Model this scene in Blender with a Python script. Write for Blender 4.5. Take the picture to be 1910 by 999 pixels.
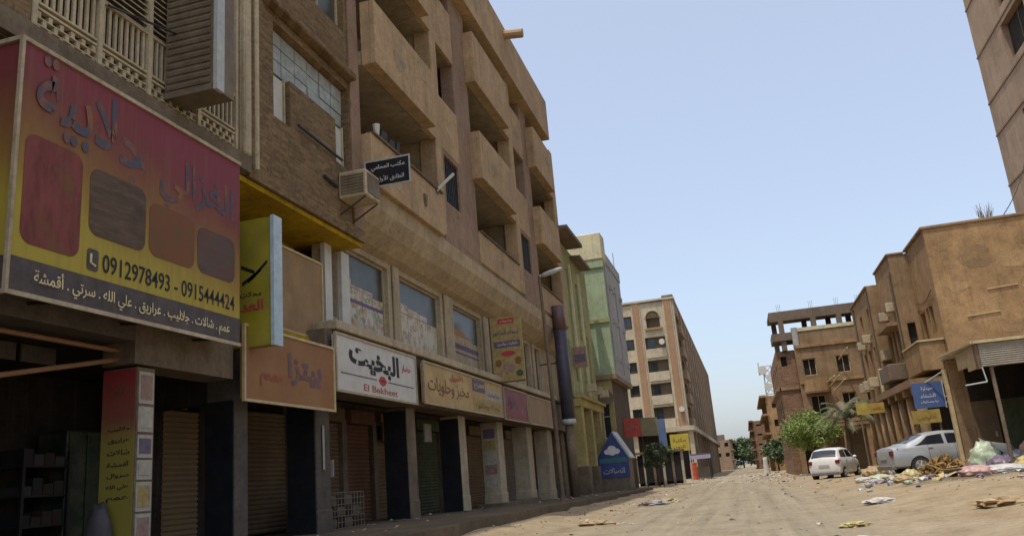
import bpy, bmesh, math, random
from mathutils import Vector, Matrix, noise

for o in list(bpy.data.objects):
    bpy.data.objects.remove(o)
SC = bpy.context.scene
COL = SC.collection
EYE = 1.1

# ------------------------------------------------------------------ camera
cam = bpy.data.cameras.new('camera')
cam.lens = 28.996
cam.sensor_width = 36
cam.clip_start = 0.1
cam.clip_end = 4000
cam_o = bpy.data.objects.new('camera', cam)
COL.objects.link(cam_o)
cm = Matrix(((0.95983319, 0.14482554, 0.24030357),
             (0.26815311, -0.22153104, -0.93755955),
             (-0.08254787, 0.96433892, -0.25146826)))
# columns: right, up, back  (pitched up about 15 deg, rolled about 5 deg)
cam_o.matrix_world = Matrix.Translation((0, 0, EYE)) @ cm.to_4x4()
SC.camera = cam_o

# ------------------------------------------------------------------ sky and sun
SUN_TO = Vector((-0.14, -0.30, 1.0)).normalized()
elev = math.asin(SUN_TO.z)
azim = math.atan2(SUN_TO.x, SUN_TO.y)
world = bpy.data.worlds.new('World')
SC.world = world
world.use_nodes = True
wn, wl = world.node_tree.nodes, world.node_tree.links
bg = wn['Background']
sky = wn.new('ShaderNodeTexSky')
sky.sky_type = 'NISHITA'
sky.sun_disc = False
sky.sun_elevation = elev
sky.sun_rotation = azim
sky.altitude = 380
sky.air_density = 1.0
sky.dust_density = 4.5
sky.ozone_density = 2.0
# even dust haze over the whole dome on top of the clear sky
haze = wn.new('ShaderNodeMix')
haze.data_type = 'RGBA'
haze.blend_type = 'ADD'
haze.inputs[0].default_value = 1.0
haze.inputs[7].default_value = (2.1, 2.24, 2.42, 1)
wl.new(sky.outputs[0], haze.inputs[6])
wl.new(haze.outputs[2], bg.inputs[0])
bg.inputs[1].default_value = 0.15

sun = bpy.data.lights.new('sun', 'SUN')
sun.energy = 3.1
sun.angle = math.radians(0.55)
sun.color = (1.0, 0.95, 0.86)
sun_o = bpy.data.objects.new('sun', sun)
sun_o.rotation_euler = SUN_TO.to_track_quat('Z', 'Y').to_euler()
sun_o.location = (0, 0, 60)
COL.objects.link(sun_o)

SC.view_settings.view_transform = 'Standard'
SC.view_settings.look = 'None'
SC.view_settings.exposure = 0.0
SC.view_settings.gamma = 1.0
SC.view_settings.use_curve_mapping = False

# ------------------------------------------------------------------ helpers
RND = random.Random(11)
OFF = {}


class MB:
    """collects verts and faces of one mesh"""
    def __init__(self):
        self.v, self.f = [], []

    def poly(self, pts):
        n = len(self.v)
        self.v += [tuple(p) for p in pts]
        self.f.append(tuple(range(n, n + len(pts))))
        return self

    def box(self, x0, x1, y0, y1, z0, z1):
        x0, x1 = min(x0, x1), max(x0, x1)
        y0, y1 = min(y0, y1), max(y0, y1)
        z0, z1 = min(z0, z1), max(z0, z1)
        n = len(self.v)
        self.v += [(x, y, z) for x in (x0, x1) for y in (y0, y1) for z in (z0, z1)]
        for q in ((0, 1, 3, 2), (4, 6, 7, 5), (0, 4, 5, 1), (2, 3, 7, 6), (0, 2, 6, 4), (1, 5, 7, 3)):
            self.f.append(tuple(n + i for i in q))
        return self

    def prism(self, pts, vec):
        """polygon pts extruded by vec"""
        n, k = len(self.v), len(pts)
        vec = Vector(vec)
        self.v += [tuple(Vector(p)) for p in pts] + [tuple(Vector(p) + vec) for p in pts]
        self.f.append(tuple(n + i for i in reversed(range(k))))
        self.f.append(tuple(n + k + i for i in range(k)))
        for i in range(k):
            j = (i + 1) % k
            self.f.append((n + i, n + j, n + k + j, n + k + i))
        return self

    def tube(self, p0, p1, r0, r1=None, seg=8, caps=True):
        r1 = r0 if r1 is None else r1
        p0, p1 = Vector(p0), Vector(p1)
        d = (p1 - p0).normalized()
        a = d.orthogonal().normalized()
        b = d.cross(a)
        n = len(self.v)
        for p, r in ((p0, r0), (p1, r1)):
            for i in range(seg):
                t = 2 * math.pi * i / seg
                self.v.append(tuple(p + (a * math.cos(t) + b * math.sin(t)) * r))
        for i in range(seg):
            j = (i + 1) % seg
            self.f.append((n + i, n + j, n + seg + j, n + seg + i))
        if caps:
            self.f.append(tuple(n + i for i in reversed(range(seg))))
            self.f.append(tuple(n + seg + i for i in range(seg)))
        return self

    def path(self, pts, r, seg=6):
        for a, b in zip(pts[:-1], pts[1:]):
            self.tube(a, b, r, r, seg)
        return self

    def obj(self, name, mat, parent=None, smooth=False):
        off = OFF.get(parent.name, (0, 0, 0)) if parent else (0, 0, 0)
        me = bpy.data.meshes.new(name)
        me.from_pydata([(a - off[0], b - off[1], c - off[2]) for a, b, c in self.v], [], self.f)
        return link(name, me, mat, parent, smooth, off)


def link(name, me, mat, parent=None, smooth=False, off=(0, 0, 0)):
    bm = bmesh.new()
    bm.from_mesh(me)
    bmesh.ops.recalc_face_normals(bm, faces=bm.faces)
    bm.to_mesh(me)
    bm.free()
    if smooth:
        for p in me.polygons:
            p.use_smooth = True
    me.materials.append(mat)
    o = bpy.data.objects.new(name, me)
    COL.objects.link(o)
    if parent:
        o.parent = parent
        OFF[o.name] = off
    return o


def thing(name, label, cat, loc=(0, 0, 0), group=None):
    o = bpy.data.objects.new(name, None)
    o.empty_display_size = 0.2
    COL.objects.link(o)
    o.location = loc
    o['label'] = label
    o['category'] = cat
    if group:
        o['group'] = group
    OFF[o.name] = tuple(loc)
    return o


def tag(o, label, cat, group=None):
    o['label'] = label
    o['category'] = cat
    if group:
        o['group'] = group
    return o


def bevel(o, w=0.02, seg=1):
    m = o.modifiers.new('bevel', 'BEVEL')
    m.width = w
    m.segments = seg
    m.limit_method = 'ANGLE'
    return o


def box(name, mat, parent, *b):
    return MB().box(*b).obj(name, mat, parent)


# ------------------------------------------------------------------ materials
class NT:
    def __init__(self, name):
        self.m = bpy.data.materials.new(name)
        self.m.use_nodes = True
        self.n = self.m.node_tree.nodes
        self.l = self.m.node_tree.links
        self.b = self.n['Principled BSDF']

    def add(self, t, **k):
        x = self.n.new(t)
        for a, v in k.items():
            setattr(x, a, v)
        return x

    def pos(self, scale=(1, 1, 1)):
        g = self.add('ShaderNodeNewGeometry')
        mp = self.add('ShaderNodeMapping')
        mp.inputs['Scale'].default_value = scale
        self.l.new(g.outputs['Position'], mp.inputs['Vector'])
        return mp.outputs[0]

    def noise(self, vec, scale, detail=4, rough=0.6, dist=0.0):
        x = self.add('ShaderNodeTexNoise')
        x.inputs['Scale'].default_value = scale
        x.inputs['Detail'].default_value = detail
        x.inputs['Roughness'].default_value = rough
        x.inputs['Distortion'].default_value = dist
        self.l.new(vec, x.inputs['Vector'])
        return x.outputs['Fac']

    def ramp(self, fac, stops, interp='LINEAR'):
        r = self.add('ShaderNodeValToRGB')
        r.color_ramp.interpolation = interp
        e = r.color_ramp.elements
        while len(e) < len(stops):
            e.new(0.5)
        for el, (p, c) in zip(e, stops):
            el.position = p
            el.color = (c, c, c, 1) if isinstance(c, (int, float)) else (*c, 1)
        self.l.new(fac, r.inputs[0])
        return r.outputs[0]

    def mix(self, fac, a, b, mode='MIX'):
        x = self.add('ShaderNodeMix', data_type='RGBA', blend_type=mode)
        for sock, val in ((x.inputs[0], fac), (x.inputs[6], a), (x.inputs[7], b)):
            if isinstance(val, bpy.types.NodeSocket):
                self.l.new(val, sock)
            elif isinstance(val, (int, float)):
                sock.default_value = val
            else:
                sock.default_value = (*val, 1)
        return x.outputs[2]

    def math(self, op, a, b=0.0):
        x = self.add('ShaderNodeMath', operation=op)
        for sock, val in ((x.inputs[0], a), (x.inputs[1], b)):
            if isinstance(val, bpy.types.NodeSocket):
                self.l.new(val, sock)
            else:
                sock.default_value = val
        return x.outputs[0]

    def out(self, col, rough=0.85, spec=0.3, bumpsrc=None, bump=0.2, bdist=0.02, metal=0.0):
        if isinstance(col, bpy.types.NodeSocket):
            self.l.new(col, self.b.inputs['Base Color'])
        else:
            self.b.inputs['Base Color'].default_value = (*col, 1)
        if isinstance(rough, bpy.types.NodeSocket):
            self.l.new(rough, self.b.inputs['Roughness'])
        else:
            self.b.inputs['Roughness'].default_value = rough
        self.b.inputs['Specular IOR Level'].default_value = spec
        self.b.inputs['Metallic'].default_value = metal
        if bumpsrc is not None:
            bp = self.add('ShaderNodeBump')
            bp.inputs['Strength'].default_value = bump
            bp.inputs['Distance'].default_value = bdist
            self.l.new(bumpsrc, bp.inputs['Height'])
            self.l.new(bp.outputs[0], self.b.inputs['Normal'])
        return self.m


def mul(c, k):
    return tuple(min(1, x * k) for x in c)


def plaster(name, col, var=0.3, streak=0.35, dirt=(0.10, 0.075, 0.05), scale=0.7, rough=0.9, bump=0.35, bscale=14):
    """weathered render: blotches, run-down streaks, grain"""
    t = NT(name)
    p = t.pos()
    big = t.noise(p, scale, 5, 0.65)
    c = t.mix(t.ramp(big, [(0.3, 0.0), (0.72, 1.0)]), mul(col, 1 - var), mul(col, 1 + var * 0.45))
    st = t.noise(t.pos((2.2, 2.2, 0.16)), 1.6, 4, 0.7)
    c = t.mix(t.math('MULTIPLY', t.ramp(st, [(0.5, 0.0), (0.75, 1.0)]), streak), c, dirt)
    run = t.noise(t.pos((7, 7, 0.22)), 1.3, 5, 0.75)
    c = t.mix(t.math('MULTIPLY', t.ramp(run, [(0.55, 0.0), (0.72, 1.0)]), streak * 0.9), c, dirt)
    mid = t.noise(p, scale * 4.5, 6, 0.72)
    c = t.mix(min(1.0, var * 2.2), c, t.ramp(mid, [(0.3, 0.58), (0.5, 1.0), (0.72, 1.28)]), 'MULTIPLY')
    fine = t.noise(p, bscale, 3, 0.7)
    c = t.mix(0.5, c, t.ramp(fine, [(0.25, 0.62), (0.75, 1.35)]), 'MULTIPLY')
    hh = t.math('ADD', t.math('MULTIPLY', mid, 1.6), fine)
    return t.out(c, rough, 0.2, hh, bump, 0.025)


def paint(name, col, rough=0.5, var=0.15, scale=3, spec=0.4, metal=0.0, dirt=0.0, dirtc=(0.2, 0.15, 0.09)):
    t = NT(name)
    p = t.pos()
    n = t.noise(p, scale, 5, 0.65)
    c = t.mix(t.ramp(n, [(0.3, 0.0), (0.7, 1.0)]), mul(col, 1 - var), mul(col, 1 + var * 0.5))
    if dirt:
        d = t.noise(p, scale * 1.7, 6, 0.75)
        c = t.mix(t.math('MULTIPLY', t.ramp(d, [(0.42, 0.0), (0.68, 1.0)]), dirt), c, dirtc)
    return t.out(c, rough, spec, n, 0.05, 0.01, metal)


def brick(name, c1, c2, mortar, bw=0.24, bh=0.08, ms=0.012, bump=0.9, blot=0.3):
    t = NT(name)
    g = t.add('ShaderNodeNewGeometry')
    s = t.add('ShaderNodeSeparateXYZ')
    t.l.new(g.outputs['Position'], s.inputs[0])
    u = t.math('ADD', s.outputs[0], s.outputs[1])
    cmb = t.add('ShaderNodeCombineXYZ')
    t.l.new(u, cmb.inputs[0])
    t.l.new(s.outputs[2], cmb.inputs[1])
    b = t.add('ShaderNodeTexBrick')
    t.l.new(cmb.outputs[0], b.inputs['Vector'])
    b.inputs['Color1'].default_value = (*c1, 1)
    b.inputs['Color2'].default_value = (*c2, 1)
    b.inputs['Mortar'].default_value = (*mortar, 1)
    b.inputs['Scale'].default_value = 1
    b.inputs['Brick Width'].default_value = bw
    b.inputs['Row Height'].default_value = bh
    b.inputs['Mortar Size'].default_value = ms
    b.inputs['Mortar Smooth'].default_value = 0.3
    n = t.noise(g.outputs['Position'], 0.9, 6, 0.7)
    f = t.noise(g.outputs['Position'], 16, 3, 0.7)
    c = t.mix(blot, b.outputs['Color'], t.ramp(n, [(0.3, 0.35), (0.7, 1.3)]), 'MULTIPLY')
    c = t.mix(0.55, c, t.ramp(f, [(0.3, 0.45), (0.72, 1.5)]), 'MULTIPLY')
    h = t.math('SUBTRACT', t.math('MULTIPLY', f, 0.5), b.outputs['Fac'])
    return t.out(c, 0.92, 0.15, h, bump, 0.02)


def glass(name, col, rough=0.12, spec=0.6):
    t = NT(name)
    n = t.noise(t.pos(), 1.3, 4, 0.6)
    c = t.mix(t.ramp(n, [(0.35, 0.0), (0.7, 1.0)]), mul(col, 0.6), mul(col, 1.3))
    return t.out(c, rough, spec, n, 0.03, 0.02)


Ml = {}
Ml['sand_plaster'] = plaster('sand_plaster', (0.43, 0.297, 0.168), 0.24, 0.35)
Ml['sand_soffit'] = plaster('sand_soffit', (0.42, 0.32, 0.195), 0.25, 0.25)
Ml['pink_stucco'] = plaster('pink_stucco', (0.31, 0.205, 0.14), 0.25, 0.25, bump=1.0, bscale=22)
Ml['room_wall'] = plaster('room_wall', (0.12, 0.09, 0.06), 0.3, 0.4)
Ml['ceiling_grey'] = plaster('ceiling_grey', (0.29, 0.23, 0.155), 0.3, 0.3)
Ml['beige_trim'] = plaster('beige_trim', (0.43, 0.35, 0.235), 0.22, 0.35)
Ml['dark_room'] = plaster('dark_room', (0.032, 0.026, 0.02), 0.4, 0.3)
Ml['brick_brown'] = brick('brick_brown', (0.25, 0.165, 0.085), (0.15, 0.095, 0.05), (0.20, 0.145, 0.085))
Ml['concrete'] = plaster('concrete', (0.18, 0.135, 0.09), 0.3, 0.5)
Ml['grey_pier'] = plaster('grey_pier', (0.115, 0.095, 0.078), 0.3, 0.5)
Ml['yellow_soffit'] = plaster('yellow_soffit', (0.42, 0.27, 0.012), 0.35, 0.5, dirt=(0.16, 0.09, 0.01))
Ml['lattice'] = plaster('lattice', (0.46, 0.38, 0.25), 0.2, 0.35)
Ml['brown_metal'] = paint('brown_metal', (0.16, 0.125, 0.085), 0.6, 0.4, 4, dirt=0.4)
Ml['pale_metal'] = paint('pale_metal', (0.42, 0.44, 0.42), 0.45, 0.15, 4, dirt=0.3)
Ml['white_paint'] = paint('white_paint', (0.54, 0.52, 0.46), 0.5, 0.12, 2, dirt=0.25)
Ml['black_paint'] = paint('black_paint', (0.012, 0.013, 0.018), 0.35, 0.4, 3, dirt=0.25, dirtc=(0.06, 0.05, 0.04))
Ml['dark_iron'] = paint('dark_iron', (0.035, 0.033, 0.032), 0.5, 0.3, 8)
Ml['glass_dark'] = glass('glass_dark', (0.035, 0.045, 0.05))
Ml['glass_grey'] = glass('glass_grey', (0.07, 0.075, 0.06), 0.3, 0.35)
Ml['block_pane'] = paint('block_pane', (0.33, 0.36, 0.32), 0.35, 0.35, 5, dirt=0.5, dirtc=(0.22, 0.18, 0.12))
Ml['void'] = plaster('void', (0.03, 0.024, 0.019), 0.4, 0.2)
Ml['yellow_wall'] = plaster('yellow_wall', (0.42, 0.335, 0.135), 0.25, 0.3)
Ml['olive_wall'] = plaster('olive_wall', (0.36, 0.345, 0.16), 0.25, 0.35)
Ml['green_wall'] = plaster('green_wall', (0.33, 0.39, 0.245), 0.2, 0.25)
Ml['cream_wall'] = plaster('cream_wall', (0.62, 0.56, 0.36), 0.18, 0.25)
Ml['grey_panel'] = plaster('grey_panel', (0.40, 0.385, 0.36), 0.2, 0.35)
Ml['far_cream'] = plaster('far_cream', (0.47, 0.40, 0.285), 0.18, 0.3)
Ml['far_ochre'] = plaster('far_ochre', (0.33, 0.205, 0.12), 0.15, 0.2)
Ml['far_brown'] = plaster('far_brown', (0.30, 0.215, 0.14), 0.22, 0.35)
Ml['brown_plaster'] = plaster('brown_plaster', (0.345, 0.215, 0.105), 0.32, 0.5, dirt=(0.13, 0.085, 0.04), scale=0.45)
Ml['brown_plaster_dull'] = plaster('brown_plaster_dull', (0.29, 0.19, 0.105), 0.3, 0.5, scale=0.5)
Ml['raw_concrete'] = plaster('raw_concrete', (0.20, 0.15, 0.11), 0.25, 0.4)
Ml['red_brick_far'] = brick('red_brick_far', (0.28, 0.15, 0.085), (0.20, 0.105, 0.06), (0.22, 0.16, 0.11), 0.5, 0.2, 0.03, 0.4)
Ml['tower_wall'] = plaster('tower_wall', (0.36, 0.25, 0.165), 0.22, 0.4, scale=0.25)
Ml['tower_joint'] = plaster('tower_joint', (0.24, 0.165, 0.105), 0.2, 0.4)
Ml['corrugated'] = paint('corrugated', (0.40, 0.36, 0.30), 0.5, 0.2, 1.2, dirt=0.4)
Ml['wood_pale'] = paint('wood_pale', (0.52, 0.40, 0.22), 0.7, 0.25, 5, dirt=0.3)
Ml['paper'] = paint('paper', (0.40, 0.36, 0.30), 0.7, 0.25, 6, dirt=0.35)
Ml['paper_pink'] = paint('paper_pink', (0.31, 0.20, 0.16), 0.7, 0.4, 9, dirt=0.4)
Ml['paper_yellow'] = paint('paper_yellow', (0.36, 0.27, 0.10), 0.7, 0.4, 9, dirt=0.3)
Ml['paper_violet'] = paint('paper_violet', (0.13, 0.10, 0.16), 0.7, 0.4, 9, dirt=0.3)
Ml['ink'] = paint('ink', (0.012, 0.012, 0.018), 0.6, 0.2)
Ml['ink_red'] = paint('ink_red', (0.42, 0.045, 0.045), 0.6, 0.3)
Ml['ink_grey'] = paint('ink_grey', (0.11, 0.10, 0.145), 0.7, 0.35, 4)
Ml['ink_cream'] = paint('ink_cream', (0.66, 0.56, 0.30), 0.6, 0.3)
Ml['ink_white'] = paint('ink_white', (0.66, 0.64, 0.60), 0.6, 0.2)
Ml['ink_brown'] = paint('ink_brown', (0.20, 0.09, 0.03), 0.6, 0.4)

# ------------------------------------------------------------------ Arabic lettering
FORMS = {}
_cp = 0xFE80
for _ch, _n in zip('ءآأؤإئابةتثجحخدذرزسشصضطظعغفقكلمنهوىي',
                   (1, 2, 2, 2, 2, 4, 2, 4, 2, 4, 4, 4, 4, 4, 2, 2, 2, 2, 4, 4, 4, 4, 4, 4, 4, 4, 4, 4, 4, 4, 4, 4, 4, 2, 2, 4)):
    FORMS[_ch] = (_cp, _n)
    _cp += _n
LAMALEF = {'ا': 0xFEFB, 'أ': 0xFEF7, 'إ': 0xFEF9, 'آ': 0xFEF5}


def shape(w):
    """joined letter forms, in left-to-right drawing order"""
    out, i, prev = [], 0, False
    while i < len(w):
        c = w[i]
        if c == 'ل' and i + 1 < len(w) and w[i + 1] in LAMALEF:
            out.append(chr(LAMALEF[w[i + 1]] + (1 if prev else 0)))
            prev = False
            i += 2
            continue
        if c not in FORMS:
            out.append(c)
            prev = False
            i += 1
            continue
        cp, n = FORMS[c]
        nxt = n == 4 and i + 1 < len(w) and w[i + 1] in FORMS and FORMS[w[i + 1]][1] > 1
        k = 0 if n == 1 else (1 if prev else 0) if n == 2 else ((3 if nxt else 1) if prev else (2 if nxt else 0))
        out.append(chr(cp + k))
        prev = nxt
        i += 1
    return ''.join(reversed(out))


def lettering(parent, s, org, u, v, w, h, mat, thick=0.0, bend=None, name='lettering', lift=0.004):
    """flat lettering fitted into a w x h field whose lower left corner is org"""
    cu = bpy.data.curves.new('t', 'FONT')
    cu.body = s
    cu.size = 1
    cu.resolution_u = 3
    cu.offset = thick * 0.8
    t = bpy.data.objects.new('t', cu)
    COL.objects.link(t)
    bpy.context.view_layer.update()
    me = bpy.data.meshes.new_from_object(t.evaluated_get(bpy.context.evaluated_depsgraph_get()))
    bpy.data.objects.remove(t)
    bpy.data.curves.remove(cu)
    bm = bmesh.new()
    bm.from_mesh(me)
    bm.verts.ensure_lookup_table()
    seen, k = {}, 0
    for v0 in bm.verts:
        if v0.index in seen:
            continue
        st = [v0]
        seen[v0.index] = k
        while st:
            a = st.pop()
            for e in a.link_edges:
                b = e.other_vert(a)
                if b.index not in seen:
                    seen[b.index] = k
                    st.append(b)
        k += 1
    ni = k
    xs = [p.co.x for p in bm.verts]
    ys = [p.co.y for p in bm.verts]
    x0, x1, y0, y1 = min(xs), max(xs), min(ys), max(ys)
    u, v, org = Vector(u), Vector(v), Vector(org)
    nrm = u.cross(v).normalized()
    off = Vector(OFF.get(parent.name, (0, 0, 0)))
    base = []
    for p in bm.verts:
        a = (p.co.x - x0) / (x1 - x0)
        b = (p.co.y - y0) / (y1 - y0)
        base.append(org + u * (a * w) + v * (b * h + (bend(a) if bend else 0)) + nrm * (lift + 0.0003 * seen[p.index]) - off)
    faces = [tuple(x.index for x in fc.verts) for fc in bm.faces]
    bm.free()
    bpy.data.meshes.remove(me)
    vs, fs = [tuple(p) for p in base], faces
    me = bpy.data.meshes.new(name)
    me.from_pydata(vs, [], fs)
    me.materials.append(mat)
    o = bpy.data.objects.new(name, me)
    COL.objects.link(o)
    o.parent = parent
    OFF[o.name] = tuple(off)
    return o


UY, UX, UZ = (0, 1, 0), (1, 0, 0), (0, 0, 1)


def rrect(u0, u1, v0, v1, r, seg=5):
    pts = []
    for cx, cy, a0 in ((u1 - r, v1 - r, 0), (u0 + r, v1 - r, 90), (u0 + r, v0 + r, 180), (u1 - r, v0 + r, 270)):
        for i in range(seg + 1):
            a = math.radians(a0 + 90 * i / seg)
            pts.append((cx + r * math.cos(a), cy + r * math.sin(a)))
    return pts


def lerp(a, b, t):
    return a + (b - a) * t


def piece(xs, x):
    if x <= xs[0][0]:
        return xs[0][1]
    for (a, p), (b, q) in zip(xs[:-1], xs[1:]):
        if x <= b:
            return lerp(p, q, (x - a) / (b - a))
    return xs[-1][1]


def sstep(a, b, x):
    t = max(0, min(1, (x - a) / (b - a)))
    return t * t * (3 - 2 * t)


# ------------------------------------------------------------------ the ground
LEFT = [(0, 0.45), (21, 0.45), (37, 0.28), (45, 0.25), (60, 0.2), (86, 0.15), (130, 0.05)]
RIGHT = [(0, 0.32), (28, 0.30), (33, 0.20), (40, 0.08), (45, 0.04), (60, 0.08), (120, 0.03)]


def zg(x, y):
    l = piece(LEFT, y)
    r = piece(RIGHT, y)
    z = (l - 0.09) * (1 - sstep(-6.6, -3.9, x)) + r * sstep(1.2, 5.2, x)
    n = noise.noise(Vector((x * 0.45, y * 0.3, 3.1))) * 0.035 + noise.noise(Vector((x * 1.6, y * 1.1, 8.0))) * 0.014
    return z + n * (0.4 + 0.6 * sstep(0.5, 3, abs(x + 0.8)))


def build_ground():
    xs = [-1500, -600, -200, -80, -40, -22] + [-14 + i * 0.28 for i in range(101)] + [16, 19, 24, 34, 60, 120, 300, 700, 1500]
    ys = [-800, -200, -60, -20] + [-6 + i * 0.45 for i in range(140)] + [57 + i * 2 for i in range(50)] + [160, 180, 210, 260, 340, 500, 800, 1300, 2200, 3200]
    v, f = [], []
    for y in ys:
        for x in xs:
            v.append((x, y, zg(x, y) if -16 < x < 20 else zg(max(-14, min(16, x)), y)))
    nx = len(xs)
    for j in range(len(ys) - 1):
        for i in range(nx - 1):
            a = j * nx + i
            f.append((a, a + 1, a + nx + 1, a + nx))
    me = bpy.data.meshes.new('ground')
    me.from_pydata(v, [], f)
    t = NT('ground')
    p = t.pos()
    s = t.add('ShaderNodeSeparateXYZ')
    t.l.new(p, s.inputs[0])
    wob = t.noise(t.pos((0.5, 0.18, 1)), 0.8, 5, 0.65)
    road = t.math('ADD', t.math('ABSOLUTE', t.math('ADD', s.outputs[0], 0.9)), t.math('MULTIPLY', wob, 4.0))
    rmask = t.ramp(t.math('MULTIPLY', road, 0.1), [(0.38, 1.0), (0.60, 0.0)])
    n1 = t.noise(p, 1.1, 6, 0.7)
    n2 = t.noise(p, 9, 5, 0.7)
    n3 = t.noise(p, 45, 3, 0.7)
    sandc = t.mix(t.ramp(n1, [(0.32, 0.0), (0.68, 1.0)]), (0.265, 0.20, 0.12), (0.37, 0.295, 0.19))
    roadc = t.mix(t.ramp(n1, [(0.3, 0.0), (0.7, 1.0)]), (0.255, 0.215, 0.155), (0.315, 0.27, 0.195))
    c = t.mix(t.math('MULTIPLY', rmask, 0.85), sandc, roadc)
    # trodden dirt, oil and soot patches
    d = t.noise(t.pos((0.8, 0.35, 1)), 1.3, 6, 0.72)
    c = t.mix(t.math('MULTIPLY', t.ramp(d, [(0.52, 0.0), (0.68, 1.0)]), 0.5), c, (0.17, 0.12, 0.065))
    # tyre ruts running along the street
    rut = t.noise(t.pos((1.5, 0.035, 0)), 1.6, 4, 0.6, 0.15)
    c = t.mix(t.math('MULTIPLY', rmask, 0.55), c, t.mix(0.8, c, t.ramp(rut, [(0.36, 0.62), (0.5, 1.0), (0.64, 1.25)]), 'MULTIPLY'))
    # soot and rot round the rubbish heap on the right
    sx = t.math('MULTIPLY', t.math('SUBTRACT', s.outputs[0], 5.0), 0.34)
    sy = t.math('MULTIPLY', t.math('SUBTRACT', s.outputs[1], 24.5), 0.20)
    rr = t.math('SQRT', t.math('ADD', t.math('MULTIPLY', sx, sx), t.math('MULTIPLY', sy, sy)))
    rr = t.math('ADD', rr, t.math('MULTIPLY', t.noise(t.pos((1, 0.5, 1)), 1.2, 5, 0.7), 0.9))
    c = t.mix(t.math('MULTIPLY', t.ramp(rr, [(0.72, 1.0), (1.25, 0.0)]), 0.72), c, (0.10, 0.075, 0.045))
    c = t.mix(0.45, c, t.ramp(n2, [(0.3, 0.6), (0.7, 1.3)]), 'MULTIPLY')
    c = t.mix(0.35, c, t.ramp(n3, [(0.3, 0.6), (0.7, 1.35)]), 'MULTIPLY')
    hh = t.math('ADD', t.math('ADD', n2, t.math('MULTIPLY', n3, 0.4)), t.math('MULTIPLY', rut, 1.5))
    m = t.out(c, 0.95, 0.1, hh, 0.6, 0.05)
    o = link('ground', me, m, None, True)
    o['kind'] = 'structure'
    o['label'] = 'dusty sand covered street'


build_ground()


def build_pavement():
    v, f = [], []
    n = 100
    r = random.Random(3)
    for i in range(n + 1):
        y = -8 + 58 * i / n
        e = -5.5 + noise.noise(Vector((y * 0.5, 2, 0))) * 0.25  # dark strip carried out towards the building's shadow line
        z = piece(LEFT, y)
        for x, zz in ((-14, z), (-9, z), (-7.5, z - 0.005), (e, z - 0.02), (e + 0.02, z - 0.3)):
            v.append((x, y, zz + (noise.noise(Vector((x, y, 5))) * 0.006 if zz > z - 0.2 else 0)))
    for i in range(n):
        for k in range(4):
            a = i * 5 + k
            f.append((a, a + 1, a + 6, a + 5))
    me = bpy.data.meshes.new('pavement')
    me.from_pydata(v, [], f)
    t = NT('pavement')
    p = t.pos()
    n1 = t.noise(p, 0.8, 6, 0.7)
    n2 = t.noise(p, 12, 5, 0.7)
    c = t.mix(t.ramp(n1, [(0.3, 0.0), (0.7, 1.0)]), (0.085, 0.065, 0.044), (0.155, 0.118, 0.078))  # shade of the buildings deepened in the base colour
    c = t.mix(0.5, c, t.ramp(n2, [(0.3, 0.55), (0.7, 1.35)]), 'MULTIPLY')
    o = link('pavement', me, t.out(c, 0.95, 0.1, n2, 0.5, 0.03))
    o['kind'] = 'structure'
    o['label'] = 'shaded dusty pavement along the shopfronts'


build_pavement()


# ------------------------------------------------------------------ building helpers
def holed(axis, pos, thick, u0, u1, z0, z1, holes):
    """MB of a wall in the plane axis=pos (thickness added towards +thick) with rectangular openings"""
    us = sorted({u0, u1, *[h[0] for h in holes], *[h[1] for h in holes]})
    zs = sorted({z0, z1, *[h[2] for h in holes], *[h[3] for h in holes]})
    us = [u for u in us if u0 <= u <= u1]
    zs = [z for z in zs if z0 <= z <= z1]
    m = MB()
    for a, b in zip(us[:-1], us[1:]):
        run = None
        for c, d in list(zip(zs[:-1], zs[1:])) + [(None, None)]:
            hit = c is None or any(h[0] < (a + b) / 2 < h[1] and h[2] < (c + d) / 2 < h[3] for h in holes)
            if not hit:
                run = (run[0], d) if run else (c, d)
            elif run:
                if axis == 'x':
                    m.box(pos, pos + thick, a, b, *run)
                else:
                    m.box(a, b, pos, pos + thick, *run)
                run = None
    return m


def pane(parent, axis, pos, depth, u0, u1, z0, z1, mat, frame=None, bars=(1, 1), fw=0.06, name='window', fdepth=None):
    """a window set back by depth into an opening: pane with an optional frame (sub-part)"""
    m = MB()
    q = pos + depth
    th = 0.03 * (1 if depth > 0 else -1)
    e = 0.004
    if axis == 'x':
        m.box(q, q + th, u0 + e, u1 - e, z0 + e, z1 - e)
    else:
        m.box(u0 + e, u1 - e, q, q + th, z0 + e, z1 - e)
    o = m.obj(name, mat, parent)
    if frame:
        f = MB()
        g0 = q - th * 1.6
        g1 = q - th * 0.1

        def bar(a, b, c, d):
            if axis == 'x':
                f.box(g0, g1, a, b, c, d)
            else:
                f.box(a, b, g0, g1, c, d)
        bar(u0 + e, u0 + fw, z0 + e, z1 - e)
        bar(u1 - fw, u1 - e, z0 + e, z1 - e)
        bar(u0 + fw, u1 - fw, z0 + e, z0 + fw)
        bar(u0 + fw, u1 - fw, z1 - fw, z1 - e)
        for i in range(1, bars[0]):
            c = lerp(u0, u1, i / bars[0])
            bar(c - fw * 0.35, c + fw * 0.35, z0 + fw, z1 - fw)
        for i in range(1, bars[1]):
            c = lerp(z0, z1, i / bars[1])
            f2 = [(lerp(u0, u1, k / bars[0]), lerp(u0, u1, (k + 1) / bars[0])) for k in range(bars[0])]
            for k, (a, b) in enumerate(f2):
                bar(a + (fw if k == 0 else fw * 0.35), b - (fw if k == len(f2) - 1 else fw * 0.35), c - fw * 0.35, c + fw * 0.35)
        f.obj('window_frame', frame, o)
    return o


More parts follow.
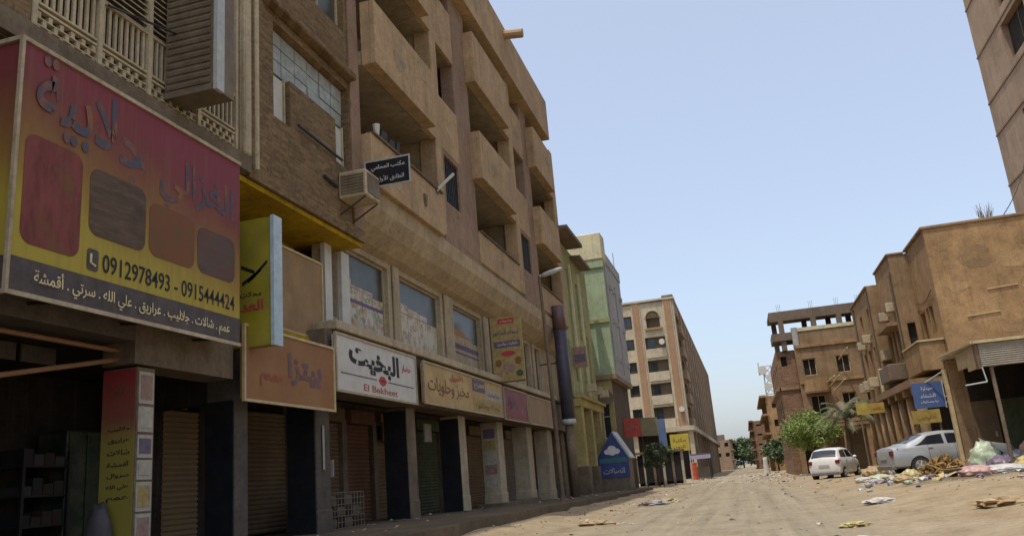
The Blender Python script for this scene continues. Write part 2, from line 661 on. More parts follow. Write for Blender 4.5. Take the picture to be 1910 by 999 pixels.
def shutter(parent, y0, y1, z0, z1, X, mat, pitch=0.1):
    """ribbed roller shutter facing the street"""
    m = MB()
    n = max(4, int((z1 - z0) / pitch))
    prof = []
    for i in range(n):
        a = lerp(z0, z1, i / n)
        b = lerp(z0, z1, (i + 1) / n)
        prof += [(X, a), (X + 0.025, a + (b - a) * 0.35), (X + 0.025, a + (b - a) * 0.75), (X, b - 0.002)]
    k = len(m.v)
    for x, z in prof:
        m.v += [(x, y0, z), (x, y1, z)]
    for i in range(len(prof) - 1):
        m.f.append((k + 2 * i, k + 2 * i + 1, k + 2 * i + 3, k + 2 * i + 2))
    return m.obj('roller_shutter', mat, parent)


Ml['shutter_tan'] = paint('shutter_tan', (0.215, 0.145, 0.075), 0.55, 0.2, 2, dirt=0.4)
Ml['shutter_brown'] = paint('shutter_brown', (0.135, 0.085, 0.045), 0.6, 0.25, 2, dirt=0.4)
Ml['shutter_green'] = paint('shutter_green', (0.05, 0.078, 0.035), 0.6, 0.25, 2, dirt=0.4)
Ml['shutter_rust'] = paint('shutter_rust', (0.15, 0.06, 0.035), 0.6, 0.3, 2, dirt=0.3)
Ml['shutter_grey'] = paint('shutter_grey', (0.30, 0.25, 0.19), 0.6, 0.25, 2, dirt=0.4)
Ml['dark_cloth'] = paint('dark_cloth', (0.035, 0.021, 0.014), 0.8, 0.4, 6)
Ml['orange_pipe'] = paint('orange_pipe', (0.24, 0.12, 0.055), 0.5, 0.2)
Ml['green_cabinet'] = paint('green_cabinet', (0.010, 0.024, 0.012), 0.5, 0.3, 2, dirt=0.3)


# ------------------------------------------------------------------ near brick building, left
def brick_building():
    XF = -8.15
    t = thing('brick_building', 'brown brick building at the left edge above the big red and yellow sign', 'building', (-10, 8, 0.45))
    holes = [(7.7, 12.35, 7.33, 11.7), (13.6, 17.0, 8.63, 10.78), (13.8, 16.9, 12.3, 14.4), (1.0, 6.0, 8.6, 11.0)]
    holed('x', XF, -0.3, -6, 17.55, 7.0, 20.2, holes).obj('wall', Ml['brick_brown'], t)
    box('end_wall', Ml['brick_brown'], t, -19.9, XF - 0.302, 17.25, 17.55, 7.6, 20.2)
    box('rear_block', Ml['room_wall'], t, -20, -11.6, -6, 17.5, 0.2, 20.0)
    box('balcony_back_wall', Ml['room_wall'], t, -9.6, -9.5, -5.9, 17.2, 7.2, 20.0)
    # slab edges
    box('floor_slab', Ml['concrete'], t, -11.59, -8.03, -6, 12.62, 7.02, 7.329)
    MB().box(-11.59, -8.47, -6, 17.24, 11.75, 12.1).obj('floor_slab', Ml['concrete'], t)
    box('band_course', Ml['brick_brown'], t, -8.149, -8.08, 12.63, 17.56, 6.97, 7.25)
    # pilaster / light rain pipe beside the louvres
    bevel(box('pilaster', Ml['lattice'], t, -8.149, -8.0, 12.36, 12.6, 7.335, 20.2), 0.03)
    MB().tube((-7.97, 12.7, 7.1), (-7.97, 12.7, 20), 0.05).obj('rain_pipe', Ml['lattice'], t)
    # yellow soffit and recessed mezzanine wall
    box('soffit', Ml['yellow_soffit'], t, -11.59, -8.17, 12.0, 17.54, 6.86, 6.965)
    box('mezzanine_wall', Ml['yellow_soffit'], t, -9.7, -9.5, 12.0, 16.69, 3.85, 6.855)
    box('mezzanine_wall', Ml['concrete'], t, -9.2, -8.7, -6, 12.0, 3.80, 6.85)
    bevel(box('pilaster', Ml['pink_stucco'], t, -8.149, -8.09, 17.06, 17.57, 7.26, 20.2), 0.01)
    # window ledge
    bevel(box('window_ledge', Ml['brick_brown'], t, XF, -7.9, 13.2, 17.05, 10.98, 11.16), 0.03)
    # window with block panes, white panels and brick infill
    w = box('window', Ml['room_wall'], t, -8.44, -8.40, 13.61, 16.99, 8.64, 10.77)
    for i in range(6):
        for j in range(3):
            y0, y1 = lerp(13.64, 16.97, i / 6), lerp(13.64, 16.97, (i + 1) / 6)
            z0, z1 = lerp(9.76, 10.75, j / 3), lerp(9.76, 10.75, (j + 1) / 3)
            d = RND.uniform(0, 0.02)
            MB().box(-8.39, -8.33 + d, y0 + 0.015, y1 - 0.015, z0 + 0.012, z1 - 0.012).obj('pane', Ml['block_pane'], w)
    for y0, y1, z0 in ((13.66, 14.28, 8.68), (16.42, 16.95, 8.72)):
        p = MB().box(-8.36, -8.32, y0 + 0.05, y1 - 0.05, z0 + 0.05, 9.7).obj('pane', Ml['white_paint'], w)
        f = MB()
        f.box(-8.36, -8.28, y0, y0 + 0.045, z0, 9.75).box(-8.36, -8.28, y1 - 0.045, y1, z0, 9.75)
        f.box(-8.36, -8.28, y0 + 0.046, y1 - 0.046, z0, z0 + 0.045)
        f.obj('window_frame', Ml['lattice'], w)
    box('brick_infill', Ml['brick_brown'], t, -8.38, -8.19, 14.32, 16.38, 8.66, 9.74)
    MB().tube((-8.1, 14.5, 8.78), (-8.1, 16.5, 8.72), 0.03).obj('angle_iron', Ml['dark_iron'], t)
    MB().tube((-8.1, 15.6, 8.02), (-8.1, 16.2, 7.96), 0.04).obj('angle_iron', Ml['dark_iron'], t)
    pane(t, 'x', XF, -0.2, 13.8, 16.9, 12.3, 14.4, Ml['glass_grey'], Ml['lattice'], (3, 2))
    pane(t, 'x', XF, -0.2, 1.0, 6.0, 8.6, 11.0, Ml['glass_dark'], Ml['lattice'], (4, 2))
    # balcony screen: breeze blocks, balusters and louvres between posts
    posts = [7.74, 8.9, 9.95, 11.2, 12.31]
    XS = -8.2
    for y in posts:
        MB().box(XS - 0.05, XS + 0.07, y - 0.04, y + 0.04, 7.33, 11.69).obj('post', Ml['lattice'], t)
    bl = MB().box(XS - 0.04, XS + 0.04, 0, 0.19, 0, 0.035)
    proto = None
    for a, b in zip(posts[:-1], posts[1:]):
        a, b = a + 0.042, b - 0.042
        for z in (7.332, 7.675, 7.76, 8.44):
            MB().box(XS - 0.045, XS + 0.05, a, b, z, z + 0.035).obj('rail', Ml['lattice'], t)
        # breeze block rows: upright webs staggered between thin courses
        for r_ in range(3):
            z0 = 7.369 + r_ * 0.104
            if r_:
                MB().box(XS - 0.04, XS + 0.04, a, b, z0 - 0.02, z0 - 0.001).obj('course', Ml['lattice'], t)
            n = int((b - a) / 0.19)
            for k in range(n + 1):
                y = a + (k + 0.5 * (r_ % 2)) * (b - a) / (n + 0.5) + 0.02
                if y + 0.07 > b:
                    continue
                MB().box(XS - 0.035, XS + 0.035, y, y + 0.065, z0, z0 + 0.082).obj('breeze_block', Ml['lattice'], t)
        n = int((b - a) / 0.115)
        for k in range(n):
            y = a + (k + 0.5) * (b - a) / n
            top = 11.69 if b < 10.0 else 8.439
            MB().box(XS - 0.02, XS + 0.02, y - 0.024, y + 0.024, 7.797, 8.439).obj('baluster', Ml['lattice'], t)
            if b < 9.0:
                MB().box(XS - 0.02, XS + 0.02, y - 0.024, y + 0.024, 8.477, 11.69).obj('baluster', Ml['lattice'], t)
        if b > 9.0:
            for k in range(30):
                z = 8.5 + k * 0.105
                m = MB()
                m.prism([(XS - 0.05, a, z + 0.05), (XS + 0.03, a, z), (XS + 0.03, a, z + 0.02), (XS - 0.05, a, z + 0.07)], (0, b - a, 0))
                m.obj('louvre_slat', Ml['lattice'], t)
    # ground floor: beam, piers, shop interiors
    box('beam', Ml['concrete'], t, -8.75, -8.2, 9.9, 12.3, 3.2, 3.795)
    box('beam', Ml['grey_pier'], t, -8.75, -8.2, -6, 9.899, 3.52, 3.795)
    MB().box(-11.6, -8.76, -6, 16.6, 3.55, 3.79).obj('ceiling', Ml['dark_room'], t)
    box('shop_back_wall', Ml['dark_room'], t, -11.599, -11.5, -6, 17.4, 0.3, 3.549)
    # printed pier
    pg = NT('poster_print')
    s = pg.add('ShaderNodeSeparateXYZ')
    pg.l.new(pg.pos(), s.inputs[0])
    zz = pg.math('ADD', pg.math('MULTIPLY', s.outputs[2], 0.25), pg.math('MULTIPLY', pg.noise(pg.pos(), 5, 5, 0.7), 0.06))
    c = pg.ramp(zz, [(0.02, (0.25, 0.21, 0.03)), (0.56, (0.25, 0.2, 0.04)), (0.64, (0.2, 0.07, 0.04)), (0.84, (0.27, 0.02, 0.03))])
    pm = pg.out(c, 0.6, 0.3)
    pier = box('pier', Ml['concrete'], t, -8.79, -8.22, 9.99, 10.36, 0.4, 3.159)
    f = MB().box(-8.79, -8.235, 9.975, 9.985, 0.46, 3.14).obj('poster', pm, pier)
    for k in range(7):
        lettering(f, shape(('جلاليب', 'عراريق', 'شالات', 'أقمشة', 'سروال', 'علي الله', 'عمم')[k]), (-8.72 + 0.06, 9.975, 2.26 - k * 0.16), UX, UZ, 0.36, 0.075, Ml['ink'], 0.02)
    lettering(f, shape('جلابية'), (-8.7, 9.975, 2.75), UX, UZ, 0.38, 0.2, Ml['ink_brown'], 0.02)
    zs = [(0.5, 1.12, 'paper_pink'), (1.15, 1.55, 'paper_yellow'), (1.58, 1.85, 'paper'), (1.88, 2.2, 'paper_violet'), (2.24, 2.6, 'paper'), (2.64, 3.1, 'paper_pink')]
    for a, b, mm in zs:
        MB().box(-8.218, -8.206, 10.02, 10.33, a, b).obj('notice', Ml['paper'], pier)
        MB().box(-8.206, -8.198, 10.05, 10.29, a + 0.06, b - 0.05).obj('notice', Ml[mm], pier)
    box('pier', Ml['grey_pier'], t, -9.0, -8.45, 12.72, 13.12, 0.4, 3.85)
    MB().box(-9.01, -8.47, 12.7, 12.715, 0.42, 2.9).obj('black_panel', Ml['black_paint'], t)
    # lintel, yellow boards and shutters
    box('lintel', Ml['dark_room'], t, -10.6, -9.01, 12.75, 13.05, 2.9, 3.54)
    for a, b in ((13.0, 13.45), (13.5, 13.95)):
        MB().box(-10.35, -10.3, a, b, 3.0, 3.4).obj('yellow_board', Ml['yellow_soffit'], t)
    shutter(t, 13.35, 14.4, 0.45, 2.98, -10.4, Ml['shutter_tan'])
    box('shutter_jamb', Ml['dark_room'], t, -10.6, -10.38, 12.6, 13.34, 0.4, 2.98)
    box('shutter_jamb', Ml['dark_room'], t, -10.6, -10.38, 14.41, 15.9, 0.4, 3.5)
    shutter(t, 15.95, 17.55, 0.5, 3.1, -10.3, Ml['shutter_brown'])
    MB().tube((-8.5, 9.98, 3.41), (-8.5, 4.0, 3.41), 0.035).obj('hanging_rail', Ml['orange_pipe'], t)
    MB().tube((-8.5, 9.98, 3.3), (-8.5, 6.0, 2.45), 0.035).obj('hanging_rail', Ml['orange_pipe'], t)
    for a, b in ((8.6, 9.1), (9.2, 9.8)):
        MB().box(-9.52, -9.48, a, b, 3.3, 3.54).obj('ceiling_board', Ml['grey_pier'], t)


brick_building()


def big_sign():
    X = -7.7
    y0, y1, z0, z1 = 7.2, 11.73, 3.66, 6.79
    t = thing('shop_sign', 'large sun faded red and yellow shop sign with phone numbers above the near arcade', 'shop sign', (X, 9.4, z0))
    g = NT('faded_print')
    s = g.add('ShaderNodeSeparateXYZ')
    g.l.new(g.pos(), s.inputs[0])
    n = g.noise(g.pos((1, 1.0, 0.55)), 1.3, 6, 0.7)
    tt = g.math('DIVIDE', g.math('SUBTRACT', s.outputs[2], z0), z1 - z0)
    yy = g.math('MULTIPLY', g.math('SUBTRACT', s.outputs[1], y0), 0.045)
    tt = g.math('ADD', g.math('SUBTRACT', tt, g.math('SUBTRACT', 0.10, yy)), g.math('MULTIPLY', g.math('SUBTRACT', n, 0.5), 0.42))
    c = g.ramp(tt, [(0.22, (0.36, 0.28, 0.04)), (0.42, (0.27, 0.165, 0.035)), (0.60, (0.20, 0.09, 0.034)), (0.74, (0.17, 0.042, 0.04)), (0.92, (0.19, 0.035, 0.05))])
    st = g.noise(g.pos((3, 9, 0.35)), 1.5, 4, 0.7)
    c = g.mix(g.math('MULTIPLY', g.ramp(st, [(0.5, 0.0), (0.75, 1.0)]), 0.5), c, (0.20, 0.11, 0.05))
    pm = g.out(c, 0.55, 0.3)
    panel = box('panel', pm, t, X - 0.12, X, y0, y1, z0 + 0.42, z1)
    # return along the near end
    box('panel', pm, t, X - 1.3, X - 0.121, y0, y0 + 0.12, z0 + 0.42, z1)
    strip = paint('strip_grey', (0.065, 0.052, 0.055), 0.6, 0.3, 3, dirt=0.3)
    lo = box('lower_strip', strip, t, X - 0.12, X, y0, y1, z0, z0 + 0.418)
    box('lower_strip', strip, t, X - 1.3, X - 0.121, y0, y0 + 0.12, z0, z0 + 0.418)
    f = MB()
    e = 0.045
    f.box(X + 0.001, X + 0.03, y0, y1, z1 - 0.01, z1 + e)
    f.box(X + 0.001, X + 0.03, y0, y1, z0 - e, z0 + 0.01)
    f.box(X - 0.02, X + 0.03, y0 - e, y0 - 0.001, z0 - e, z1 + e)
    f.box(X - 1.3, X - 0.022, y0 - e, y0 - 0.001, z1 - 0.01, z1 + e)
    f.box(X - 1.3, X - 0.022, y0 - e, y0 - 0.001, z0 - e, z0 + 0.01)
    f.obj('frame', Ml['beige_trim'], t)
    lettering(lo, shape('عمم . شالات . جلاليب . عراريق . علي الله . سرتي . أقمشة'), (X, y0 + 0.32, z0 + 0.07), UY, UZ, y1 - y0 - 0.6, 0.27, Ml['ink_cream'], 0.012)
    lettering(panel, '0912978493 - 0915444424', (X, 8.63, z0 + 0.52), UY, UZ, 2.95, 0.25, Ml['ink'], 0.012)
    ph = MB().prism([(X + 0.002, a, b) for a, b in rrect(8.36, 8.56, z0 + 0.5, z0 + 0.79, 0.05)], (0.004, 0, 0)).obj('phone_badge', strip, panel)
    m = MB()
    m.path([(X + 0.012, 8.42, z0 + 0.72), (X + 0.012, 8.42, z0 + 0.6), (X + 0.012, 8.5, z0 + 0.57)], 0.016)
    m.obj('phone_badge', Ml['ink_cream'], panel)
    # picture panels
    pics = []
    for nm, ca, cb, cc in (('a', (0.13, 0.035, 0.025), (0.20, 0.05, 0.045), (0.15, 0.07, 0.03)), ('b', (0.075, 0.05, 0.032), (0.125, 0.08, 0.05), (0.055, 0.038, 0.028)),
                           ('c', (0.16, 0.075, 0.028), (0.18, 0.06, 0.03), (0.14, 0.07, 0.03)), ('d', (0.085, 0.058, 0.045), (0.11, 0.07, 0.055), (0.14, 0.05, 0.04))):
        q = NT('picture_' + nm)
        n1 = q.noise(q.pos((1, 3, 0.8) if nm in 'ac' else (1, 0.8, 6)), 2.2, 5, 0.7, 0.6)
        n2 = q.noise(q.pos(), 1.7, 4, 0.6)
        cx = q.mix(q.ramp(n1, [(0.4, 0.0), (0.62, 1.0)]), ca, cb)
        cx = q.mix(q.ramp(n2, [(0.5, 0.0), (0.65, 1.0)]), cx, cc)
        pics.append(q.out(cx, 0.6, 0.3))
    for (a, b, c0, d, m) in ((7.32, 8.22, z0 + 0.60, z0 + 1.98, pics[0]), (8.36, 9.42, z0 + 0.98, z0 + 1.90, pics[1]),
                             (9.50, 10.52, z0 + 0.98, z0 + 1.78, pics[2]), (10.6, 11.58, z0 + 0.98, z0 + 1.72, pics[3])):
        MB().prism([(X + 0.002, u, v) for u, v in rrect(a, b, c0, d, 0.16)], (0.005, 0, 0)).obj('picture', m, panel)
    # sun bleached name
    fd = NT('bleached_ink')
    fn = fd.noise(fd.pos((1, 1, 0.6)), 4.5, 5, 0.75)
    FADE = fd.out(fd.mix(fd.ramp(fn, [(0.46, 0.0), (0.6, 1.0)]), (0.085, 0.078, 0.10), (0.25, 0.105, 0.045)), 0.7, 0.2)
    lettering(panel, shape('جلابية'), (X, 7.42, z0 + 1.78), UY, UZ, 1.95, 1.05, FADE, 0.022, lambda a: 0.12 * math.sin(a * 3) + 0.25 * (1 - a))
    lettering(panel, shape('الغزالي'), (X, 9.7, z0 + 1.72), UY, UZ, 1.85, 0.85, FADE, 0.024, lambda a: 0.1 * math.sin(a * 3))
    # soffit boards and rods that carry the sign
    for y in (8.0, 9.6, 11.2):
        MB().tube((X - 0.06, y, z0 + 0.02), (-8.75, y, z0 + 0.1), 0.025).obj('bracket', Ml['dark_iron'], t)


big_sign()


def louvre_box():
    t = thing('cooler_cabinet', 'tall brown sheet metal cabinet jutting from the near balcony screen', 'cabinet', (-7.8, 10.6, 7.5))
    body = box('body', Ml['brown_metal'], t, -8.14, -7.24, 10.32, 10.86, 7.52, 9.9)
    for k in range(18):
        z = 7.62 + k * 0.125
        MB().prism([(-8.1, 10.316, z), (-8.1, 10.30, z), (-8.1, 10.285, z + 0.05), (-8.1, 10.316, z + 0.1)], (0.8, 0, 0)).obj('louvre_slat', Ml['brown_metal'], body)
    box('edge_trim', Ml['pale_metal'], t, -7.238, -7.17, 10.30, 10.5, 7.48, 9.92)
    MB().box(-8.14, -7.25, 10.29, 10.315, 7.48, 7.58).obj('edge_trim', Ml['brown_metal'], t)
    MB().tube((-8.12, 9.0, 8.42), (-7.95, 10.3, 8.62), 0.02).obj('stay_rod', Ml['dark_iron'], t)


louvre_box()


def yellow_projecting():
    t = thing('projecting_sign', 'yellow blade sign with a pale blue edge under the yellow soffit', 'shop sign', (-7.8, 12.5, 3.75))
    yp = paint('yellow_panel', (0.31, 0.26, 0.018), 0.5, 0.3, 1.5, dirt=0.35)
    b = box('panel', yp, t, -8.6, -7.53, 12.42, 12.66, 3.74, 6.04)
    box('edge', paint('pale_blue_edge', (0.42, 0.52, 0.58), 0.45, 0.2, 5, dirt=0.2), t, -7.528, -7.46, 12.40, 12.68, 3.72, 6.06)
    org = -8.14
    m = MB()
    for a, bq, c, d in ((-8.12, 5.18, -7.85, 5.05), (-7.9, 4.95, -7.6, 5.22), (-8.1, 4.86, -7.82, 5.02), (-7.98, 4.9, -7.72, 5.1)):
        w = 0.035
        m.poly([(a, 12.416, bq - w), (c, 12.416, d - w), (c, 12.416, d + w), (a, 12.416, bq + w)])
    m.obj('brush_mark', Ml['ink'], b)
    lettering(b, shape('محلات'), (org, 12.42, 4.62), UX, UZ, 0.42, 0.10, Ml['ink'], 0.02)
    lettering(b, shape('العد'), (org, 12.42, 4.36), UX, UZ, 0.46, 0.2, Ml['ink_red'], 0.04)


yellow_projecting()


def flat_sign(name, label, y0, y1, z0, z1, X, mat, framem, cat='shop sign', th=0.1, e=0.05):
    t = thing(name, label, cat, (X, (y0 + y1) / 2, z0))
    p = box('panel', mat, t, X - th, X, y0, y1, z0, z1)
    f = MB()
    f.box(X - 0.03, X + 0.025, y0 - e, y0 - 0.001, z0 - e, z1 + e).box(X - 0.03, X + 0.025, y1 + 0.001, y1 + e, z0 - e, z1 + e)
    f.box(X - 0.03, X + 0.025, y0, y1, z1 + 0.001, z1 + e).box(X - 0.03, X + 0.025, y0, y1, z0 - e, z0 - 0.001)
    f.obj('frame', framem, t)
    return t, p


def shop_signs():
    # bleached brown sign
    bm_ = NT('bleached_brown')
    n = bm_.noise(bm_.pos(), 1.3, 5, 0.7)
    c = bm_.mix(bm_.ramp(n, [(0.35, 0.0), (0.7, 1.0)]), (0.235, 0.105, 0.04), (0.29, 0.15, 0.06))
    st = bm_.noise(bm_.pos((2, 6, 0.3)), 1.4, 4, 0.7)
    c = bm_.mix(bm_.math('MULTIPLY', bm_.ramp(st, [(0.5, 0.0), (0.7, 1.0)]), 0.4), c, (0.24, 0.13, 0.07))
    t, p = flat_sign('shop_sign', 'faded orange brown sign with a worn bluish word beside the white sign', 12.35, 15.55, 2.86, 4.1, -8.0, bm_.out(c, 0.6, 0.3), Ml['wood_pale'])
    lettering(p, shape('بيتزا'), (-8.0, 13.75, 3.2), UY, UZ, 1.3, 0.62, paint('washed_blue', (0.16, 0.09, 0.10), 0.7, 0.35, 4), 0.05)
    lettering(p, shape('مطعم'), (-8.0, 12.8, 3.12), UY, UZ, 0.75, 0.3, paint('washed_red', (0.31, 0.085, 0.045), 0.7, 0.35, 4), 0.05)
    # board on the mezzanine above it
    t, p = flat_sign('notice_board', 'plain brown board with a yellow lower edge right of the yellow blade sign', 13.6, 16.3, 4.5, 6.2, -8.62, paint('brown_board', (0.30, 0.185, 0.085), 0.7, 0.3, 1.5, dirt=0.3), Ml['wood_pale'], 'board')
    box('lower_edge', Ml['yellow_soffit'], t, -8.70, -8.56, 13.5, 16.4, 4.28, 4.448)
    # white sign
    t, p = flat_sign('shop_sign', 'white sign with large black script and red lips above the shops', 15.72, 20.12, 3.3, 4.47, -8.0, Ml['white_paint'], Ml['beige_trim'])
    lettering(p, shape('البخيت'), (-8.0, 16.3, 3.72), UY, UZ, 2.75, 0.62, Ml['ink'], 0.055, lambda a: 0.12 * (1 - a) * (1 - a))
    lettering(p, shape('حضار'), (-8.0, 19.2, 3.98), UY, UZ, 0.6, 0.24, Ml['ink_red'], 0.03)
    lettering(p, 'El Bekheet', (-8.0, 17.0, 3.37), UY, UZ, 1.9, 0.15, Ml['ink_red'], 0.01)
    MB().box(-7.999, -7.994, 15.9, 17.72, 3.66, 3.685).obj('ruled_line', Ml['ink_grey'], p)
    MB().box(-7.999, -7.994, 18.35, 19.95, 3.66, 3.685).obj('ruled_line', Ml['ink_grey'], p)
    lips = [(17.8, 3.67), (17.9, 3.75), (17.98, 3.79), (18.04, 3.765), (18.1, 3.79), (18.18, 3.75), (18.28, 3.67), (18.16, 3.58), (18.04, 3.55), (17.92, 3.58)]
    MB().prism([(-7.998, a, b) for a, b in lips], (0.005, 0, 0)).obj('lips_emblem', Ml['ink_red'], p)
    MB().prism([(-7.992, a, b) for a, b in ((17.86, 3.67), (18.04, 3.685), (18.22, 3.67), (18.04, 3.655))], (0.003, 0, 0)).obj('lips_emblem', Ml['ink'], p)
    # tan sign
    tn = NT('tan_print')
    n = tn.noise(tn.pos((1, 1, 1)), 1.6, 6, 0.7)
    c = tn.mix(tn.ramp(n, [(0.35, 0.0), (0.65, 1.0)]), (0.36, 0.23, 0.095), (0.46, 0.34, 0.15))
    t, p = flat_sign('shop_sign', 'long tan and yellow sign with worn brown lettering right of the white sign', 20.75, 28.15, 3.38, 4.44, -8.0, tn.out(c, 0.6, 0.3), Ml['beige_trim'])
    lettering(p, shape('مخبز وحلويات'), (-8.0, 21.0, 3.62), UY, UZ, 3.5, 0.5, Ml['ink_brown'], 0.01)
    lettering(p, shape('الأصيل'), (-8.0, 22.8, 4.12), UY, UZ, 1.2, 0.26, Ml['ink_red'], 0.02)
    MB().box(-7.999, -7.993, 24.9, 26.2, 4.02, 4.40).obj('printed_block', Ml['paper_violet'], p)
    lettering(p, shape('للافراح'), (-7.993, 25.0, 4.1), UY, UZ, 1.1, 0.2, Ml['ink_cream'], 0.01)
    MB().box(-7.999, -7.993, 26.3, 28.0, 3.84, 4.18).obj('printed_block', Ml['paper'], p)
    lettering(p, shape('جميع المناسبات'), (-7.993, 26.4, 3.9), UY, UZ, 1.5, 0.2, Ml['paper_violet'], 0.01)
    MB().box(-7.999, -7.993, 24.9, 28.0, 3.42, 3.8).obj('printed_block', Ml['paper_yellow'], p)
    lettering(p, shape('تورتة وجاتوه'), (-7.993, 25.1, 3.47), UY, UZ, 2.7, 0.26, Ml['ink_brown'], 0.0)
    # red sign
    t, p = flat_sign('shop_sign', 'dark red sign with a small pale mark next to a plain brown fascia', 28.5, 31.75, 3.34, 4.42, -8.0, paint('dark_red_panel', (0.22, 0.045, 0.04), 0.5, 0.3, 1.2, dirt=0.4, dirtc=(0.16, 0.06, 0.07)), Ml['beige_trim'])
    MB().prism([(-7.998, 30.9 + 0.13 * math.cos(k), 3.7 + 0.13 * math.sin(k)) for k in [i * math.pi / 6 for i in range(12)]], (0.004, 0, 0)).obj('round_mark', Ml['paper_pink'], p)
    lettering(p, shape('زهرة'), (-8.0, 29.0, 3.7), UY, UZ, 1.3, 0.45, Ml['paper_violet'], 0.03)
    # plain brown fascia
    flat_sign('shop_sign', 'plain brown fascia board at the far end of the shop row', 32.1, 36.1, 3.34, 4.4, -8.0, paint('brown_fascia', (0.29, 0.19, 0.10), 0.65, 0.25, 1.2, dirt=0.3), Ml['beige_trim'])


shop_signs()


def plaster_patch(parent, axis, pos, cu_, cz_, r0, mat, seed):
    """irregular repair patch standing a few millimetres proud of a wall"""
    r = random.Random(seed)
    pts = []
    for k in range(11):
        a = 2 * math.pi * k / 11
        q = r0 * r.uniform(0.55, 1.15)
        u, z = cu_ + q * 1.4 * math.cos(a), cz_ + q * 0.8 * math.sin(a)
        pts.append((pos, u, z) if axis == 'x' else (u, pos, z))
    return MB().prism(pts, (0.006, 0, 0) if axis == 'x' else (0, -0.006, 0)).obj('plaster_patch', mat, parent)


# ------------------------------------------------------------------ sandy balcony building, left
def sheet_print(name, pal, bands):
    """poster print: rows of small pictures and dark caption bands on faded paper"""
    t = NT(name)
    g = t.pos((1, 3.4, 4.2))
    v = t.add('ShaderNodeTexVoronoi')
    v.inputs['Scale'].default_value = 1.5
    v.inputs['Randomness'].default_value = 0.75
    t.l.new(g, v.inputs['Vector'])
    sp = t.add('ShaderNodeSeparateColor')
    t.l.new(v.outputs['Color'], sp.inputs[0])
    c = t.ramp(sp.outputs[0], [(i / len(pal), q) for i, q in enumerate(pal)], 'CONSTANT')
    n = t.noise(t.pos(), 9, 5, 0.75)
    c = t.mix(t.ramp(n, [(0.42, 0.0), (0.62, 1.0)]), c, pal[0])
    s = t.add('ShaderNodeSeparateXYZ')
    t.l.new(t.pos(), s.inputs[0])
    for z, h, col in bands:
        d = t.math('ABSOLUTE', t.math('SUBTRACT', s.outputs[2], z))
        c = t.mix(t.math('LESS_THAN', t.math('ADD', d, t.math('MULTIPLY', n, 0.08)), h + 0.04), c, col)
    return t.out(c, 0.6, 0.3)


SHEETS = [sheet_print('sheet_pale', [(0.50, 0.47, 0.40), (0.50, 0.47, 0.40), (0.34, 0.22, 0.19), (0.20, 0.25, 0.15), (0.36, 0.22, 0.10), (0.38, 0.35, 0.28)], [(5.86, 0.05, (0.13, 0.09, 0.17)), (6.2, 0.02, (0.28, 0.20, 0.20))]),
          sheet_print('sheet_cream', [(0.50, 0.46, 0.37), (0.50, 0.46, 0.37), (0.30, 0.19, 0.16), (0.34, 0.31, 0.17), (0.37, 0.33, 0.25)], [(6.1, 0.02, (0.28, 0.20, 0.17))]),
          sheet_print('sheet_violet', [(0.35, 0.30, 0.22), (0.33, 0.19, 0.09), (0.34, 0.28, 0.09), (0.33, 0.28, 0.2)], [(5.78, 0.09, (0.11, 0.08, 0.14)), (6.25, 0.12, (0.33, 0.17, 0.08)), (5.55, 0.04, (0.12, 0.09, 0.14))])]


